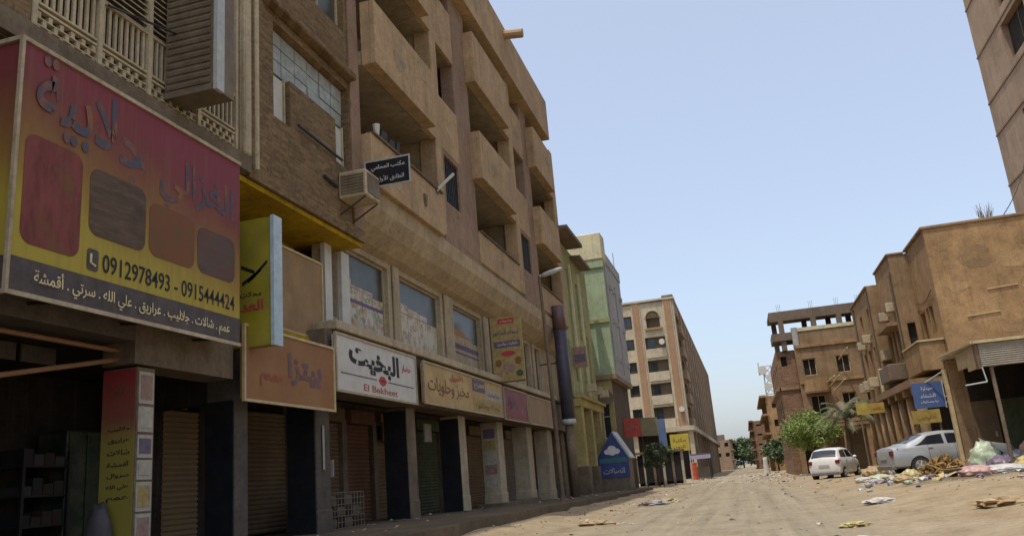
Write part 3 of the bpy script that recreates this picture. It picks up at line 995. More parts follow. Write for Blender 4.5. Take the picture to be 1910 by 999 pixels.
def balcony_building():
    t = thing('balcony_building', 'sand coloured four storey block with deep balconies and a row of closed shops below', 'building', (-12, 30, 0.4))
    SP, PK = Ml['sand_plaster'], Ml['pink_stucco']
    YA, YB = 17.56, 41.8
    box('rear_block', Ml['room_wall'], t, -22, -10.35, YA, YB, 0.2, 20.0)
    # floors
    for z0, z1 in ((8.36, 8.66), (11.72, 12.1), (15.52, 15.9)):
        box('floor_slab', Ml['ceiling_grey'], t, -10.349, -8.02, YA + 0.01, YB - 0.01, z0, z1)
    # roof band with parapet
    box('roof_band', SP, t, -10.349, -7.6, YA, 39.9, 18.42, 18.8)
    box('roof_parapet', SP, t, -7.78, -7.6, YA, 39.9, 18.801, 20.6)
    box('roof_parapet', SP, t, -10.3, -7.781, 39.7, 39.9, 18.801, 20.6)
    MB().tube((-7.6, 31.7, 20.15), (-6.75, 31.7, 20.05), 0.2, 0.2, 10).tube((-6.75, 31.7, 20.05), (-6.74, 31.7, 20.05), 0.15, 0.15, 10).obj('rain_spout', SP, t)
    # end wall of the block
    box('end_wall', SP, t, -10.34, -8.3, 41.5, 41.8, 8.67, 18.41)
    # columns
    cols = [(22.75, 23.3, 8.66), (25.2, 26.85, 8.66), (32.35, 32.95, 8.66), (35.0, 36.2, 8.66), (41.1, 41.79, 8.66)]
    for a, b, z in cols:
        wide = b - a > 1
        bevel(box('column', PK if wide else SP, t, -8.5, -8.0 if wide else -7.93, a, b, z + 0.004, 18.415), 0.03)
    # storey parapets of the three deep bays
    bays = [(17.58, 21.9, 22.74), (26.86, 31.25, 32.34), (36.21, 39.95, 41.0)]
    for k, (a, b, c) in enumerate(bays):
        for z0, z1 in ((11.70, 13.52), (15.5, 17.56)):
            m = MB()
            m.box(-7.75, -7.6, a - (0.25 if k else 0), b, z0, z1)                     # front
            m.box(-8.01, -7.751, a - (0.25 if k else 0), a - (0.25 if k else 0) + 0.15, z0, z1)
            m.box(-8.01, -7.751, b - 0.15, b, z0, z1)
            m.box(-8.01, -7.751, a - (0.1 if k else -0.15), b - 0.151, z0, z0 + 0.3)
            bevel(m.obj('parapet', SP, t), 0.015)
            # strip between parapet and the next slim column, flush with it
            bevel(box('parapet', SP, t, -8.09, -7.9, b - 0.1, c, z0 + 0.005, z1 - 0.02), 0.015)
        # second floor parapet
        m = MB().box(-8.15, -7.96 if k else -7.82, a, c - 0.005, 8.661 if k else 8.5, 9.82)
        bevel(m.obj('parapet', SP, t), 0.02)
        MB().box(-8.0, -7.9 if k else -7.76, a + 0.05, c - 0.1, 9.821, 9.87).obj('coping', Ml['concrete'], t)
        # back walls with doors
        for z0, z1 in ((8.66, 11.72), (12.1, 15.52), (15.9, 18.42)):
            dz = min(2.3, z1 - z0 - 0.3)
            box('balcony_back_wall', Ml['ceiling_grey'], t, -10.34, -10.2, a, c, z0, z1)
            for q in (0.18, 0.62):
                y = lerp(a, c, q)
                d = box('door', Ml['void'], t, -10.199, -10.16, y, y + 1.0, z0 + 0.01, z0 + dz)
                MB().box(-10.16, -10.13, y - 0.06, y, z0 + 0.01, z0 + dz).box(-10.16, -10.13, y + 1.0, y + 1.06, z0 + 0.01, z0 + dz).box(-10.16, -10.13, y - 0.06, y + 1.06, z0 + dz, z0 + dz + 0.06).obj('door_frame', Ml['dark_iron'], d)
    MB().prism([(-7.815, 21.0, 9.3), (-7.815, 21.22, 9.3), (-7.815, 21.14, 8.95), (-7.815, 21.08, 8.95)], (0.06, 0, 0)).obj('drain_hopper', Ml['concrete'], t)
    # partition walls
    for y in (22.9, 26.0, 32.6, 35.6):
        MB().box(-10.34, -8.51, y - 0.12, y + 0.12, 8.67, 11.71).box(-10.34, -8.51, y - 0.12, y + 0.12, 12.11, 15.51).box(-10.34, -8.51, y - 0.12, y + 0.12, 15.91, 18.41).obj('partition_wall', Ml['ceiling_grey'], t)
    # narrow bays: panels, barred windows
    for a, b in ((23.31, 25.19), (32.96, 34.99)):
        for z0, z1 in ((11.7, 13.55), (15.5, 17.5)):
            bevel(box('spandrel', SP, t, -8.12, -7.98, a, b, z0, z1), 0.015)
        holed('x', -8.0, -0.12, a, b, 8.5, 11.699, [(a + 0.3, b - 0.15, 9.93, 11.55)]).obj('wall', PK, t)
        w = pane(t, 'x', -8.0, -0.3, a + 0.3, b - 0.15, 9.93, 11.55, Ml['glass_dark'], Ml['dark_iron'], (2, 2), 0.05)
        g = MB()
        for i in range(9):
            y = lerp(a + 0.33, b - 0.18, i / 8)
            g.box(-8.1, -8.07, y - 0.015, y + 0.015, 9.94, 11.54)
        for z in (10.3, 10.8, 11.25):
            g.box(-8.115, -8.101, a + 0.31, b - 0.16, z - 0.02, z + 0.02)
        g.obj('grille', Ml['dark_iron'], w)
        MB().box(-9.4, -9.3, a, b, 13.0, 15.5).obj('inner_wall', Ml['void'], t)
        MB().box(-9.4, -9.3, a, b, 16.5, 18.4).obj('inner_wall', Ml['void'], t)
    for a, b in ((25.2, 26.85), (35.0, 36.2)):
        bevel(box('wall', PK, t, -8.12, -7.985, a, b, 8.48, 8.662), 0.01)
    # sloping sandy soffit down to the mezzanine windows
    m = MB()
    prof = [(-7.97, 8.499), (-7.99, 8.05), (-8.2, 7.65), (-8.55, 7.35), (-8.95, 7.18), (-8.95, 8.499)]
    m.prism([(x, YA, z) for x, z in prof], (0, YB - YA, 0))
    m.obj('soffit', Ml['sand_soffit'], t)
    # mezzanine wall with shop windows
    wins = [(17.8, 20.45), (21.3, 24.6), (25.85, 28.9), (30.9, 33.2), (35.2, 36.1), (37.2, 38.2)]
    holed('x', -8.8, -0.25, 16.7, YB, 4.95, 7.3, [(16.98, 17.42, 5.2, 7.1)] + [(a, b, 5.03, 7.1) for a, b in wins]).obj('wall', Ml['beige_trim'], t)
    pane(t, 'x', -8.8, -0.2, 16.98, 17.42, 5.2, 7.1, Ml['room_wall'], None)
    for k, (a, b) in enumerate(wins):
        w = pane(t, 'x', -8.8, -0.16, a, b, 5.03, 7.1, Ml['glass_grey'], Ml['beige_trim'], (1, 1), 0.06)
        if k > 2:
            continue
        n = 4
        for i in range(n):
            y0, y1 = lerp(a + 0.07, b - 0.07, i / n), lerp(a + 0.07, b - 0.07, (i + 1) / n)
            top = 6.42 - 0.1 * i - 0.06 * math.sin(i * 2 + k)
            MB().box(-8.955, -8.949, y0 + 0.006, y1 - 0.006, 5.1, top).obj('poster', SHEETS[k], w)
    pm = [plaster('patch_grey', (0.33, 0.25, 0.16), 0.25, 0.3), plaster('patch_pale', (0.43, 0.315, 0.19), 0.2, 0.3)]
    for k, (X, y, z, q) in enumerate(((-7.599, 19.2, 12.5, 0.35), (-7.599, 21.0, 13.0, 0.25), (-7.599, 28.4, 12.6, 0.4), (-7.599, 30.3, 16.4, 0.35), (-7.599, 18.6, 16.6, 0.4), (-7.599, 37.6, 12.4, 0.4), (-7.599, 38.6, 16.7, 0.35),
                                      (-7.599, 33.0, 19.6, 0.5), (-7.599, 27.4, 19.3, 0.4), (-7.819, 19.3, 8.95, 0.25), (-7.959, 29.6, 9.2, 0.25), (-7.979, 24.3, 12.6, 0.3), (-7.979, 34.0, 16.4, 0.35))):
        plaster_patch(t, 'x', X, y, z, q, pm[k % 2], k + 40)
    # projecting ledge with upstands between the windows
    bevel(box('ledge', Ml['beige_trim'], t, -8.799, -8.05, 15.9, YB - 0.2, 4.62, 4.82), 0.02)
    box('ledge', Ml['beige_trim'], t, -8.799, -8.6, 16.7, YB - 0.2, 4.821, 5.02)
    for y0, y1 in ((16.62, 16.95), (17.44, 17.86), (20.4, 21.4), (24.55, 25.9), (28.8, 30.8), (33.3, 35.1), (36.2, 37.1)):
        if y1 - y0 > 0.5:
            bevel(box('mullion_pier', Ml['beige_trim'], t, -8.79, -8.72, y0 + 0.3, y1 - 0.3, 5.025, 7.25), 0.02)
        else:
            box('mullion_pier', Ml['white_paint'], t, -8.79, -8.68, y0, y1, 4.822, 6.84)
    # fascia beam behind the signs, ceiling, piers, shop fronts
    box('beam', Ml['concrete'], t, -8.9, -8.2, 15.6, YB, 3.3, 4.6)
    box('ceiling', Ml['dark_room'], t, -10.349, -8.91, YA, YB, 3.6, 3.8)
    piers = [(15.7, 16.3, 'grey_pier', 1), (20.62, 21.2, 'concrete', 1), (24.85, 25.45, 'beige_trim', 1), (29.05, 29.75, 'beige_trim', 0), (33.25, 34.1, 'beige_trim', 0), (37.0, 37.8, 'beige_trim', 0), (39.9, 40.6, 'concrete', 0)]
    for a, b, mm, dark in piers:
        z = piece(LEFT, a) - 0.05
        p = bevel(box('pier', Ml[mm], t, -9.15, -8.5, a, b, z, 3.299), 0.02)
        bevel(box('pier_foot', Ml[mm], t, -9.17, -8.48, a - 0.02, b + 0.02, z, z + 0.5), 0.02)
        if dark:
            MB().box(-9.16, -8.53, a - 0.035, a - 0.022, z + 0.05, 3.2).obj('black_panel', Ml['black_paint'], p)
        elif a < 30:
            for k in range(5):
                MB().box(-9.05, -8.62, a - 0.012, a - 0.004, 1.05 + k * 0.42, 1.38 + k * 0.42).obj('notice', Ml[('paper', 'paper_pink', 'paper', 'paper_yellow', 'paper_violet')[k]], p)
    fronts = [(17.56, 20.05, 'shutter_brown'), (20.1, 21.9, 'shutter_rust'), (22.0, 24.6, 'shutter_brown'), (24.7, 27.3, 'shutter_green'), (27.4, 29.9, 'shutter_rust'), (30.0, 32.4, 'shutter_tan'), (32.5, 34.9, 'shutter_brown'), (35.0, 38.0, 'shutter_grey'), (38.1, 41.5, 'shutter_grey')]
    for a, b, mm in fronts:
        z = piece(LEFT, a)
        shutter(t, a + 0.2, b - 0.1, z - 0.02, 3.0, -10.2, Ml[mm])
        box('shutter_jamb', Ml['concrete'], t, -10.3, -10.1, a - 0.05, a + 0.2, z - 0.05, 3.1)
        box('shutter_box', Ml[mm], t, -10.3, -9.95, a + 0.21, b - 0.11, 3.001, 3.35)
    p = MB().box(-9.95, -9.9, 22.2, 24.2, 2.55, 3.1).obj('inner_sign', Ml['shutter_rust'], t)
    box('step', Ml['concrete'], t, -9.3, -8.2, 28.6, 33.5, 0.25, 0.47)
    MB().box(-9.45, -9.4, 24.2, 24.75, 2.55, 3.1).obj('inner_sign', Ml['paper'], t)


balcony_building()


def facade_items():
    # window cooler on the brick wall corner
    t = thing('air_conditioner', 'beige window air conditioner on the brick corner beside the black plaque', 'air conditioner', (-7.8, 16.8, 7.7))
    b = bevel(box('body', Ml['lattice'], t, -8.14, -7.45, 16.35, 17.1, 7.72, 8.36), 0.02)
    for k in range(7):
        MB().box(-8.08, -7.51, 16.325, 16.345, 7.8 + k * 0.07, 7.835 + k * 0.07).obj('grille_slat', Ml['concrete'], b)
    MB().box(-7.445, -7.43, 16.42, 17.03, 7.8, 8.28).obj('grille', Ml['brown_metal'], b)
    for y in (16.4, 17.05):
        MB().tube((-7.5, y, 7.70), (-8.14, y, 7.35), 0.02).obj('bracket', Ml['dark_iron'], t)
    # black plaque
    t = thing('name_plaque', 'small black plaque with white writing hung outside the lowest balcony', 'sign', (-7.4, 17.6, 8.3))
    p = box('panel', Ml['black_paint'], t, -7.99, -6.86, 17.56, 17.62, 8.36, 9.0)
    f = MB()
    f.box(-8.03, -6.82, 17.54, 17.555, 8.32, 8.358).box(-8.03, -6.82, 17.54, 17.555, 9.002, 9.04)
    f.box(-8.03, -7.992, 17.54, 17.555, 8.359, 9.001).box(-6.858, -6.82, 17.54, 17.555, 8.359, 9.001)
    f.obj('frame', Ml['pale_metal'], t)
    lettering(p, shape('مكتب المحامي'), (-7.85, 17.56, 8.74), UX, UZ, 0.88, 0.17, Ml['ink_white'], 0.01)
    lettering(p, shape('الطابق الأول'), (-7.7, 17.56, 8.44), UX, UZ, 0.7, 0.17, Ml['ink_white'], 0.0)
    MB().tube((-7.95, 17.59, 9.04), (-8.15, 17.8, 9.6), 0.02).obj('stay_rod', Ml['dark_iron'], t)
    # fluorescent tube fixture
    t = thing('tube_lamp', 'white tube lamp slanting from the lowest balcony parapet', 'lamp', (-7.7, 22.4, 9.7))
    MB().tube((-7.85, 22.2, 9.78), (-7.35, 22.5, 10.35), 0.05).obj('tube', Ml['white_paint'], t)
    MB().box(-7.95, -7.8, 22.1, 22.3, 9.7, 9.86).obj('holder', Ml['dark_iron'], t)
    # washing and pots on balconies
    t = thing('potted_bundle', 'dark bundle with a white knob on the first balcony parapet', 'bundle', (-7.9, 18.5, 9.87))
    m = MB()
    for i in range(6):
        m.tube((-7.9, 18.1 + i * 0.25, 9.86), (-7.9 + 0.05 * (i % 2), 18.15 + i * 0.25, 10.12 + 0.06 * (i % 3)), 0.09, 0.05)
    m.obj('cloth', Ml['dark_iron'], t)
    MB().tube((-7.86, 18.0, 9.9), (-7.86, 18.0, 10.2), 0.07, 0.1).obj('knob', Ml['white_paint'], t)
    # yellow poster banner hanging from the mezzanine
    t = thing('hanging_banner', 'yellow food poster on a blade board beside the mezzanine windows', 'banner', (-7.8, 28.5, 4.7))
    p = box('panel', Ml['paper_yellow'], t, -8.32, -7.16, 28.5, 28.58, 4.64, 6.98)
    q = 28.498
    MB().box(-8.02, -7.42, q - 0.006, q - 0.001, 6.72, 6.9).obj('printed_block', Ml['ink_red'], p)
    lettering(p, shape('مشويات'), (-7.95, q - 0.007, 6.75), UX, UZ, 0.46, 0.11, Ml['ink_cream'], 0.01)
    lettering(p, shape('أسماك الخرطوم'), (-8.22, q, 6.25), UX, UZ, 0.96, 0.27, Ml['paper_violet'], 0.03)
    MB().box(-8.22, -7.24, q - 0.006, q - 0.001, 5.85, 6.08).obj('printed_block', Ml['paper_violet'], p)
    lettering(p, shape('للطلبات والحجز'), (-8.1, q - 0.007, 5.9), UX, UZ, 0.75, 0.13, Ml['ink_white'], 0.0)

    def disc(cx, cz, rx, rz, mat):
        MB().prism([(cx + rx * math.cos(k * math.pi / 8), q - 0.002, cz + rz * math.sin(k * math.pi / 8)) for k in range(16)], (0, -0.005, 0)).obj('printed_dish', mat, p)
    disc(-7.72, 5.62, 0.26, 0.1, Ml['ink_red'])
    disc(-8.1, 5.3, 0.12, 0.13, Ml['ink_brown'])
    disc(-7.36, 5.34, 0.12, 0.14, Ml['ink_brown'])
    disc(-7.72, 5.1, 0.22, 0.2, Ml['paper_pink'])
    disc(-8.12, 4.86, 0.12, 0.12, Ml['paper_pink'])
    disc(-7.34, 4.88, 0.13, 0.12, Ml['shutter_green'])
    box('frame', Ml['dark_iron'], t, -8.36, -8.322, 28.49, 28.6, 4.6, 7.0)
    box('frame', Ml['shutter_rust'], t, -8.32, -7.16, 28.49, 28.6, 4.59, 4.638)
    # street lamp
    t = thing('street_lamp', 'leaning grey street lamp post on the pavement edge in front of the shops', 'street lamp', (-6.5, 29.8, 0.3))
    MB().tube((-6.5, 29.8, 0.25), (-6.52, 29.75, 4.5), 0.085, 0.075, 10).tube((-6.52, 29.75, 4.5), (-6.58, 29.7, 8.6), 0.073, 0.055, 10).obj('post', Ml['concrete'], t)
    MB().tube((-6.5, 29.8, 0.2), (-6.5, 29.8, 0.5), 0.16, 0.11, 10).obj('base', Ml['concrete'], t)
    MB().tube((-6.58, 29.7, 8.58), (-6.1, 29.9, 8.75), 0.045, 0.04).obj('arm', Ml['pale_metal'], t)
    h = MB()
    ring = [(0, 0.05, 0.05), (0.1, 0.11, 0.08), (0.4, 0.15, 0.10), (0.75, 0.12, 0.07), (0.85, 0.04, 0.03)]
    d = Vector((0.93, 0.25, 0.27)).normalized()
    sd = Vector((-0.25, 0.93, 0)).normalized()
    up = d.cross(sd)
    for k, (l, w, hh) in enumerate(ring):
        for i in range(10):
            a = 2 * math.pi * i / 10
            h.v.append(tuple(Vector((-6.5, 29.73, 8.6)) + d * l + sd * w * math.cos(a) + up * hh * math.sin(a)))
        if k:
            for i in range(10):
                j = (i + 1) % 10
                h.f.append(((k - 1) * 10 + i, (k - 1) * 10 + j, k * 10 + j, k * 10 + i))
    h.f += [tuple(range(9, -1, -1)), tuple(40 + i for i in range(10))]
    h.obj('lamp_head', Ml['pale_metal'], t, True)
    # blue roll banner
    t = thing('wrapped_post', 'tall round post wrapped in dark blue print behind the street lamp', 'post', (-7.7, 38.1, 0.25))
    MB().tube((-7.68, 38.1, 0.2), (-7.68, 38.1, 3.49), 0.2, 0.2, 16).obj('lower_shaft', Ml['concrete'], t, True)
    MB().tube((-7.68, 38.1, 3.74), (-7.68, 38.1, 7.9), 0.31, 0.31, 20).obj('wrap', paint('navy_wrap', (0.05, 0.048, 0.07), 0.5, 0.35, 1.6, dirt=0.45, dirtc=(0.09, 0.07, 0.08)), t, True)
    MB().tube((-7.68, 38.1, 7.9), (-7.68, 38.1, 9.1), 0.312, 0.312, 20).obj('upper_wrap', paint('maroon_wrap', (0.12, 0.065, 0.065), 0.5, 0.3, 1.2, dirt=0.3), t, True)
    MB().tube((-7.68, 38.1, 3.5), (-7.68, 38.1, 3.74), 0.335, 0.335, 20).obj('collar', Ml['pale_metal'], t, True)
    for z in (4.5, 6.4, 8.4):
        MB().tube((-8.8, 38.12, z), (-7.95, 38.12, z), 0.03).obj('bracket', Ml['dark_iron'], t)
    # wire cage of goods
    t = thing('wire_cage', 'rusty wire cage packed with brown sacks between the shop piers', 'cage', (-8.9, 17.5, 0.45))
    g = MB()
    X0, X1, y0, y1, z0, z1 = -9.5, -8.75, 16.75, 18.35, 0.44, 1.22
    for i in range(11):
        y = lerp(y0, y1, i / 10)
        g.tube((X1, y, z0), (X1, y, z1), 0.011, seg=5)
    for i in range(7):
        x = lerp(X0, X1, i / 6)
        g.tube((x, y0, z0), (x, y0, z1), 0.011, seg=5)
    for k in range(7):
        z = lerp(z0 + 0.02, z1, k / 6)
        g.tube((X1, y0, z), (X1, y1, z), 0.011, seg=5)
        g.tube((X0, y0, z), (X1, y0, z), 0.011, seg=5)
    g.obj('wire_mesh', Ml['brown_metal'], t)
    for j in range(3):
        for i in range(4):
            m = MB()
            m.box(X0 + 0.05, X1 - 0.05, y0 + 0.05 + i * 0.38, y0 + 0.40 + i * 0.38, z0 + 0.02 + j * 0.24, z0 + 0.24 + j * 0.24)
            bevel(m.obj('sack', Ml['dark_cloth'] if (i + j) % 2 else Ml['brown_metal'], t), 0.06, 3)
    # notice on the pier, sack by the printed pier, shop goods
    t = thing('paper_notice', 'small white notice above the wire cage', 'notice', (-8.45, 16.6, 1.6))
    MB().box(-9.0, -8.5, 16.42, 16.44, 1.55, 1.9).obj('sheet', Ml['paper'], t)
    MB().box(-8.95, -8.9, 16.44, 16.5, 0.6, 1.6).obj('stand', Ml['dark_iron'], t)
    MB().box(-8.47, -8.462, 15.9, 15.98, 1.7, 2.6).obj('strip', Ml['paper'], t)


facade_items()


def blob(c, r, seed, amp=0.25, sq=(1, 1, 1), sub=2, knot=0.0, freq=2.2):
    """crumpled bag-like mesh"""
    bm = bmesh.new()
    bmesh.ops.create_icosphere(bm, subdivisions=sub, radius=1)
    for v in bm.verts:
        n = noise.noise(v.co * freq + Vector((seed * 7.3, seed * 1.7, seed)))
        n2 = noise.noise(v.co * freq * 2.7 + Vector((seed, 3, seed * 2)))
        k = 1 + amp * n + amp * 0.6 * n2
        if knot and v.co.z > 0.8:
            k += knot * (v.co.z - 0.8) * 4
        z = v.co.z * k * sq[2]
        v.co = Vector((v.co.x * k * sq[0], v.co.y * k * sq[1], max(z, -0.62 * sq[2])))
    m = MB()
    m.v = [tuple(v.co * r + Vector(c)) for v in bm.verts]
    m.f = [tuple(v.index for v in f.verts) for f in bm.faces]
    bm.free()
    return m


def arcade_goods():
    o = blob((-8.62, 9.82, 0.86), 0.2, 4, 0.2, (0.9, 0.7, 2.2), 3).obj('sack', paint('sack_grey', (0.07, 0.06, 0.065), 0.7, 0.3, 4), None, True)
    tag(o, 'dark grey sack slumped against the foot of the printed pier', 'sack')
    t = thing('metal_cabinet', 'green metal cabinet standing at the back of the near shop', 'cabinet', (-10.8, 10.2, 0.45))
    b = bevel(box('body', Ml['green_cabinet'], t, -11.3, -10.7, 11.4, 12.2, 0.45, 2.55), 0.02)
    MB().box(-10.698, -10.68, 11.43, 11.78, 0.55, 2.5).obj('door', Ml['green_cabinet'], b)
    MB().box(-10.698, -10.68, 11.82, 12.17, 0.55, 2.5).obj('door', Ml['green_cabinet'], b)
    t = thing('goods_rack', 'dark rack of folded brown goods inside the near shop', 'rack', (-10.6, 9.0, 0.45))
    m = MB()
    for y in (10.4, 11.3):
        for x in (-11.2, -10.6):
            m.box(x, x + 0.05, y, y + 0.05, 0.45, 2.2)
    for k in range(4):
        m.box(-11.14, -10.605, 10.4, 11.35, 0.6 + k * 0.45, 0.63 + k * 0.45)
    m.obj('frame', Ml['black_paint'], t)
    r = random.Random(8)
    for k in range(4):
        for i in range(4):
            h = r.uniform(0.12, 0.3)
            MB().box(-11.1, -10.62, 10.46 + i * 0.21, 10.65 + i * 0.21, 0.632 + k * 0.45, 0.632 + k * 0.45 + h).obj('folded_cloth', r.choice([Ml['dark_iron'], Ml['dark_cloth'], Ml['black_paint']]), t)


arcade_goods()


# ------------------------------------------------------------------ olive and green buildings
def olive_building():
    t = thing('olive_building', 'narrow olive yellow building with dark eaves next to the balcony block', 'building', (-10, 45.5, 0.25))
    holes = [(42.9, 43.5, 6.0, 12.2), (45.2, 46.0, 8.5, 11.8), (47.2, 47.9, 6.2, 9.0), (45.2, 46.0, 5.6, 7.6)]
    holed('x', -8.0, -0.3, 41.81, 49.0, 5.0, 13.4, holes).obj('wall', Ml['olive_wall'], t)
    box('rear_block', Ml['room_wall'], t, -20, -8.7, 41.81, 49.0, 0.1, 13.4)
    for a, b, c, d in holes:
        pane(t, 'x', -8.0, -0.2, a, b, c, d, Ml['glass_dark'], Ml['white_paint'], (1, 3), 0.08)
    for y in (43.6, 46.1):
        MB().box(-7.999, -7.9, y, y + 0.22, 5.4, 12.5).obj('white_strip', Ml['cream_wall'], t)
    MB().prism([(-20, 40.2, 13.9), (-7.2, 40.2, 13.55), (-7.2, 40.2, 13.75), (-20, 40.2, 14.2)], (0, 4.2, 0)).obj('eave', Ml['raw_concrete'], t)
    MB().prism([(-20, 44.41, 13.45), (-7.4, 44.41, 13.0), (-7.4, 44.41, 13.18), (-20, 44.41, 13.8)], (0, 3.2, 0)).obj('eave', Ml['raw_concrete'], t)
    # cornice and yellow columns of the ground floor
    m = MB().box(-8.29, -7.7, 41.81, 49, 4.6, 4.999).box(-8.29, -7.55, 41.81, 49, 4.999, 5.15)
    bevel(m.obj('cornice', Ml['yellow_wall'], t), 0.03)
    for y in (41.9, 44.6, 47.4):
        z = piece(LEFT, y) - 0.05
        bevel(box('column', Ml['yellow_wall'], t, -8.25, -7.72, y, y + 0.5, z + 1.4, 4.599), 0.02)
        bevel(box('column_foot', Ml['concrete'], t, -8.35, -7.62, y - 0.1, y + 0.6, z, z + 1.4), 0.02)
    box('ground_floor_wall', Ml['dark_room'], t, -8.69, -8.6, 41.81, 49, 0.1, 4.6)
    for k in range(3):
        b = MB().box(-7.54, -7.1, 43.0 + k * 2, 43.5 + k * 2, 5.4, 5.8).obj('air_conditioner', Ml['lattice'], t)
    s = MB().box(-7.96, -7.25, 42.3, 42.4, 6.6, 7.7).obj('blade_board', Ml['paper_pink'], t)
    MB().box(-7.9, -7.32, 42.285, 42.295, 6.9, 7.3).obj('printed_block', Ml['paper_violet'], s)


olive_building()


def green_building():
    t = thing('green_building', 'pale green building with a cream top and grey street face', 'building', (-9, 53, 0.2))
    g = Ml['green_wall']
    box('upper_wall', g, t, -20, -6.95, 50.0, 50.3, 7.0, 14.2)
    box('ledge', Ml['olive_wall'], t, -9, -6.9, 49.9, 49.999, 10.2, 10.45)
    bevel(box('parapet', Ml['cream_wall'], t, -20, -6.9, 49.85, 51.4, 14.22, 15.95), 0.05)
    box('parapet', Ml['green_wall'], t, -20, -6.93, 49.9, 50.0, 13.7, 14.215)
    # street face: grey strips between dark glazed strips
    holes = [(50.35, 50.9, 7.3, 14.0), (54.2, 54.8, 7.3, 13.3)]
    holed('x', -6.95, -0.3, 50.301, 57.5, 7.0, 14.2, holes).obj('street_wall', Ml['grey_panel'], t)
    for a, b, c, d in holes:
        pane(t, 'x', -6.95, -0.15, a, b, c, d, Ml['glass_dark'], Ml['grey_panel'], (1, 4), 0.05)
    for y in (51.8, 53.2, 56.2):
        for z in (8.0, 10.4, 12.6):
            MB().box(-6.949, -6.78, y, y + 0.35, z, z + 0.28).obj('air_conditioner', Ml['grey_panel'], t)
    box('parapet', Ml['grey_panel'], t, -20, -6.9, 51.41, 57.55, 14.21, 14.9)
    MB().tube((-7.0, 56, 14.9), (-7.0, 56, 16.1), 0.03).obj('vent_pipe', Ml['grey_panel'], t)
    box('rear_block', Ml['room_wall'], t, -20, -7.26, 50.31, 57.5, 0.1, 14.2)
    # soffit box and recessed lower storeys
    box('soffit', Ml['far_brown'], t, -20, -6.9, 49.9, 57.5, 6.7, 6.995)
    holed('y', 50.1, 0.2, -20, -7.262, 0.1, 6.69, [(-9.0, -8.2, 3.2, 5.8), (-8.0, -7.5, 3.2, 5.8), (-9.2, -7.6, 0.2, 2.8)]).obj('lower_wall', Ml['yellow_wall'], t)
    for a, b, c, d in ((-9.0, -8.2, 3.2, 5.8), (-8.0, -7.5, 3.2, 5.8)):
        pane(t, 'y', 50.1, 0.1, a, b, c, d, Ml['glass_dark'], Ml['cream_wall'], (1, 2))
    pane(t, 'y', 50.1, 0.1, -9.2, -7.6, 0.2, 2.8, Ml['void'], None, name='door')
    MB().tube((-7.6, 49.5, 5.6), (-7.6, 49.9, 5.6), 0.45, 0.4, 14).obj('satellite_dish', Ml['concrete'], t)


green_building()


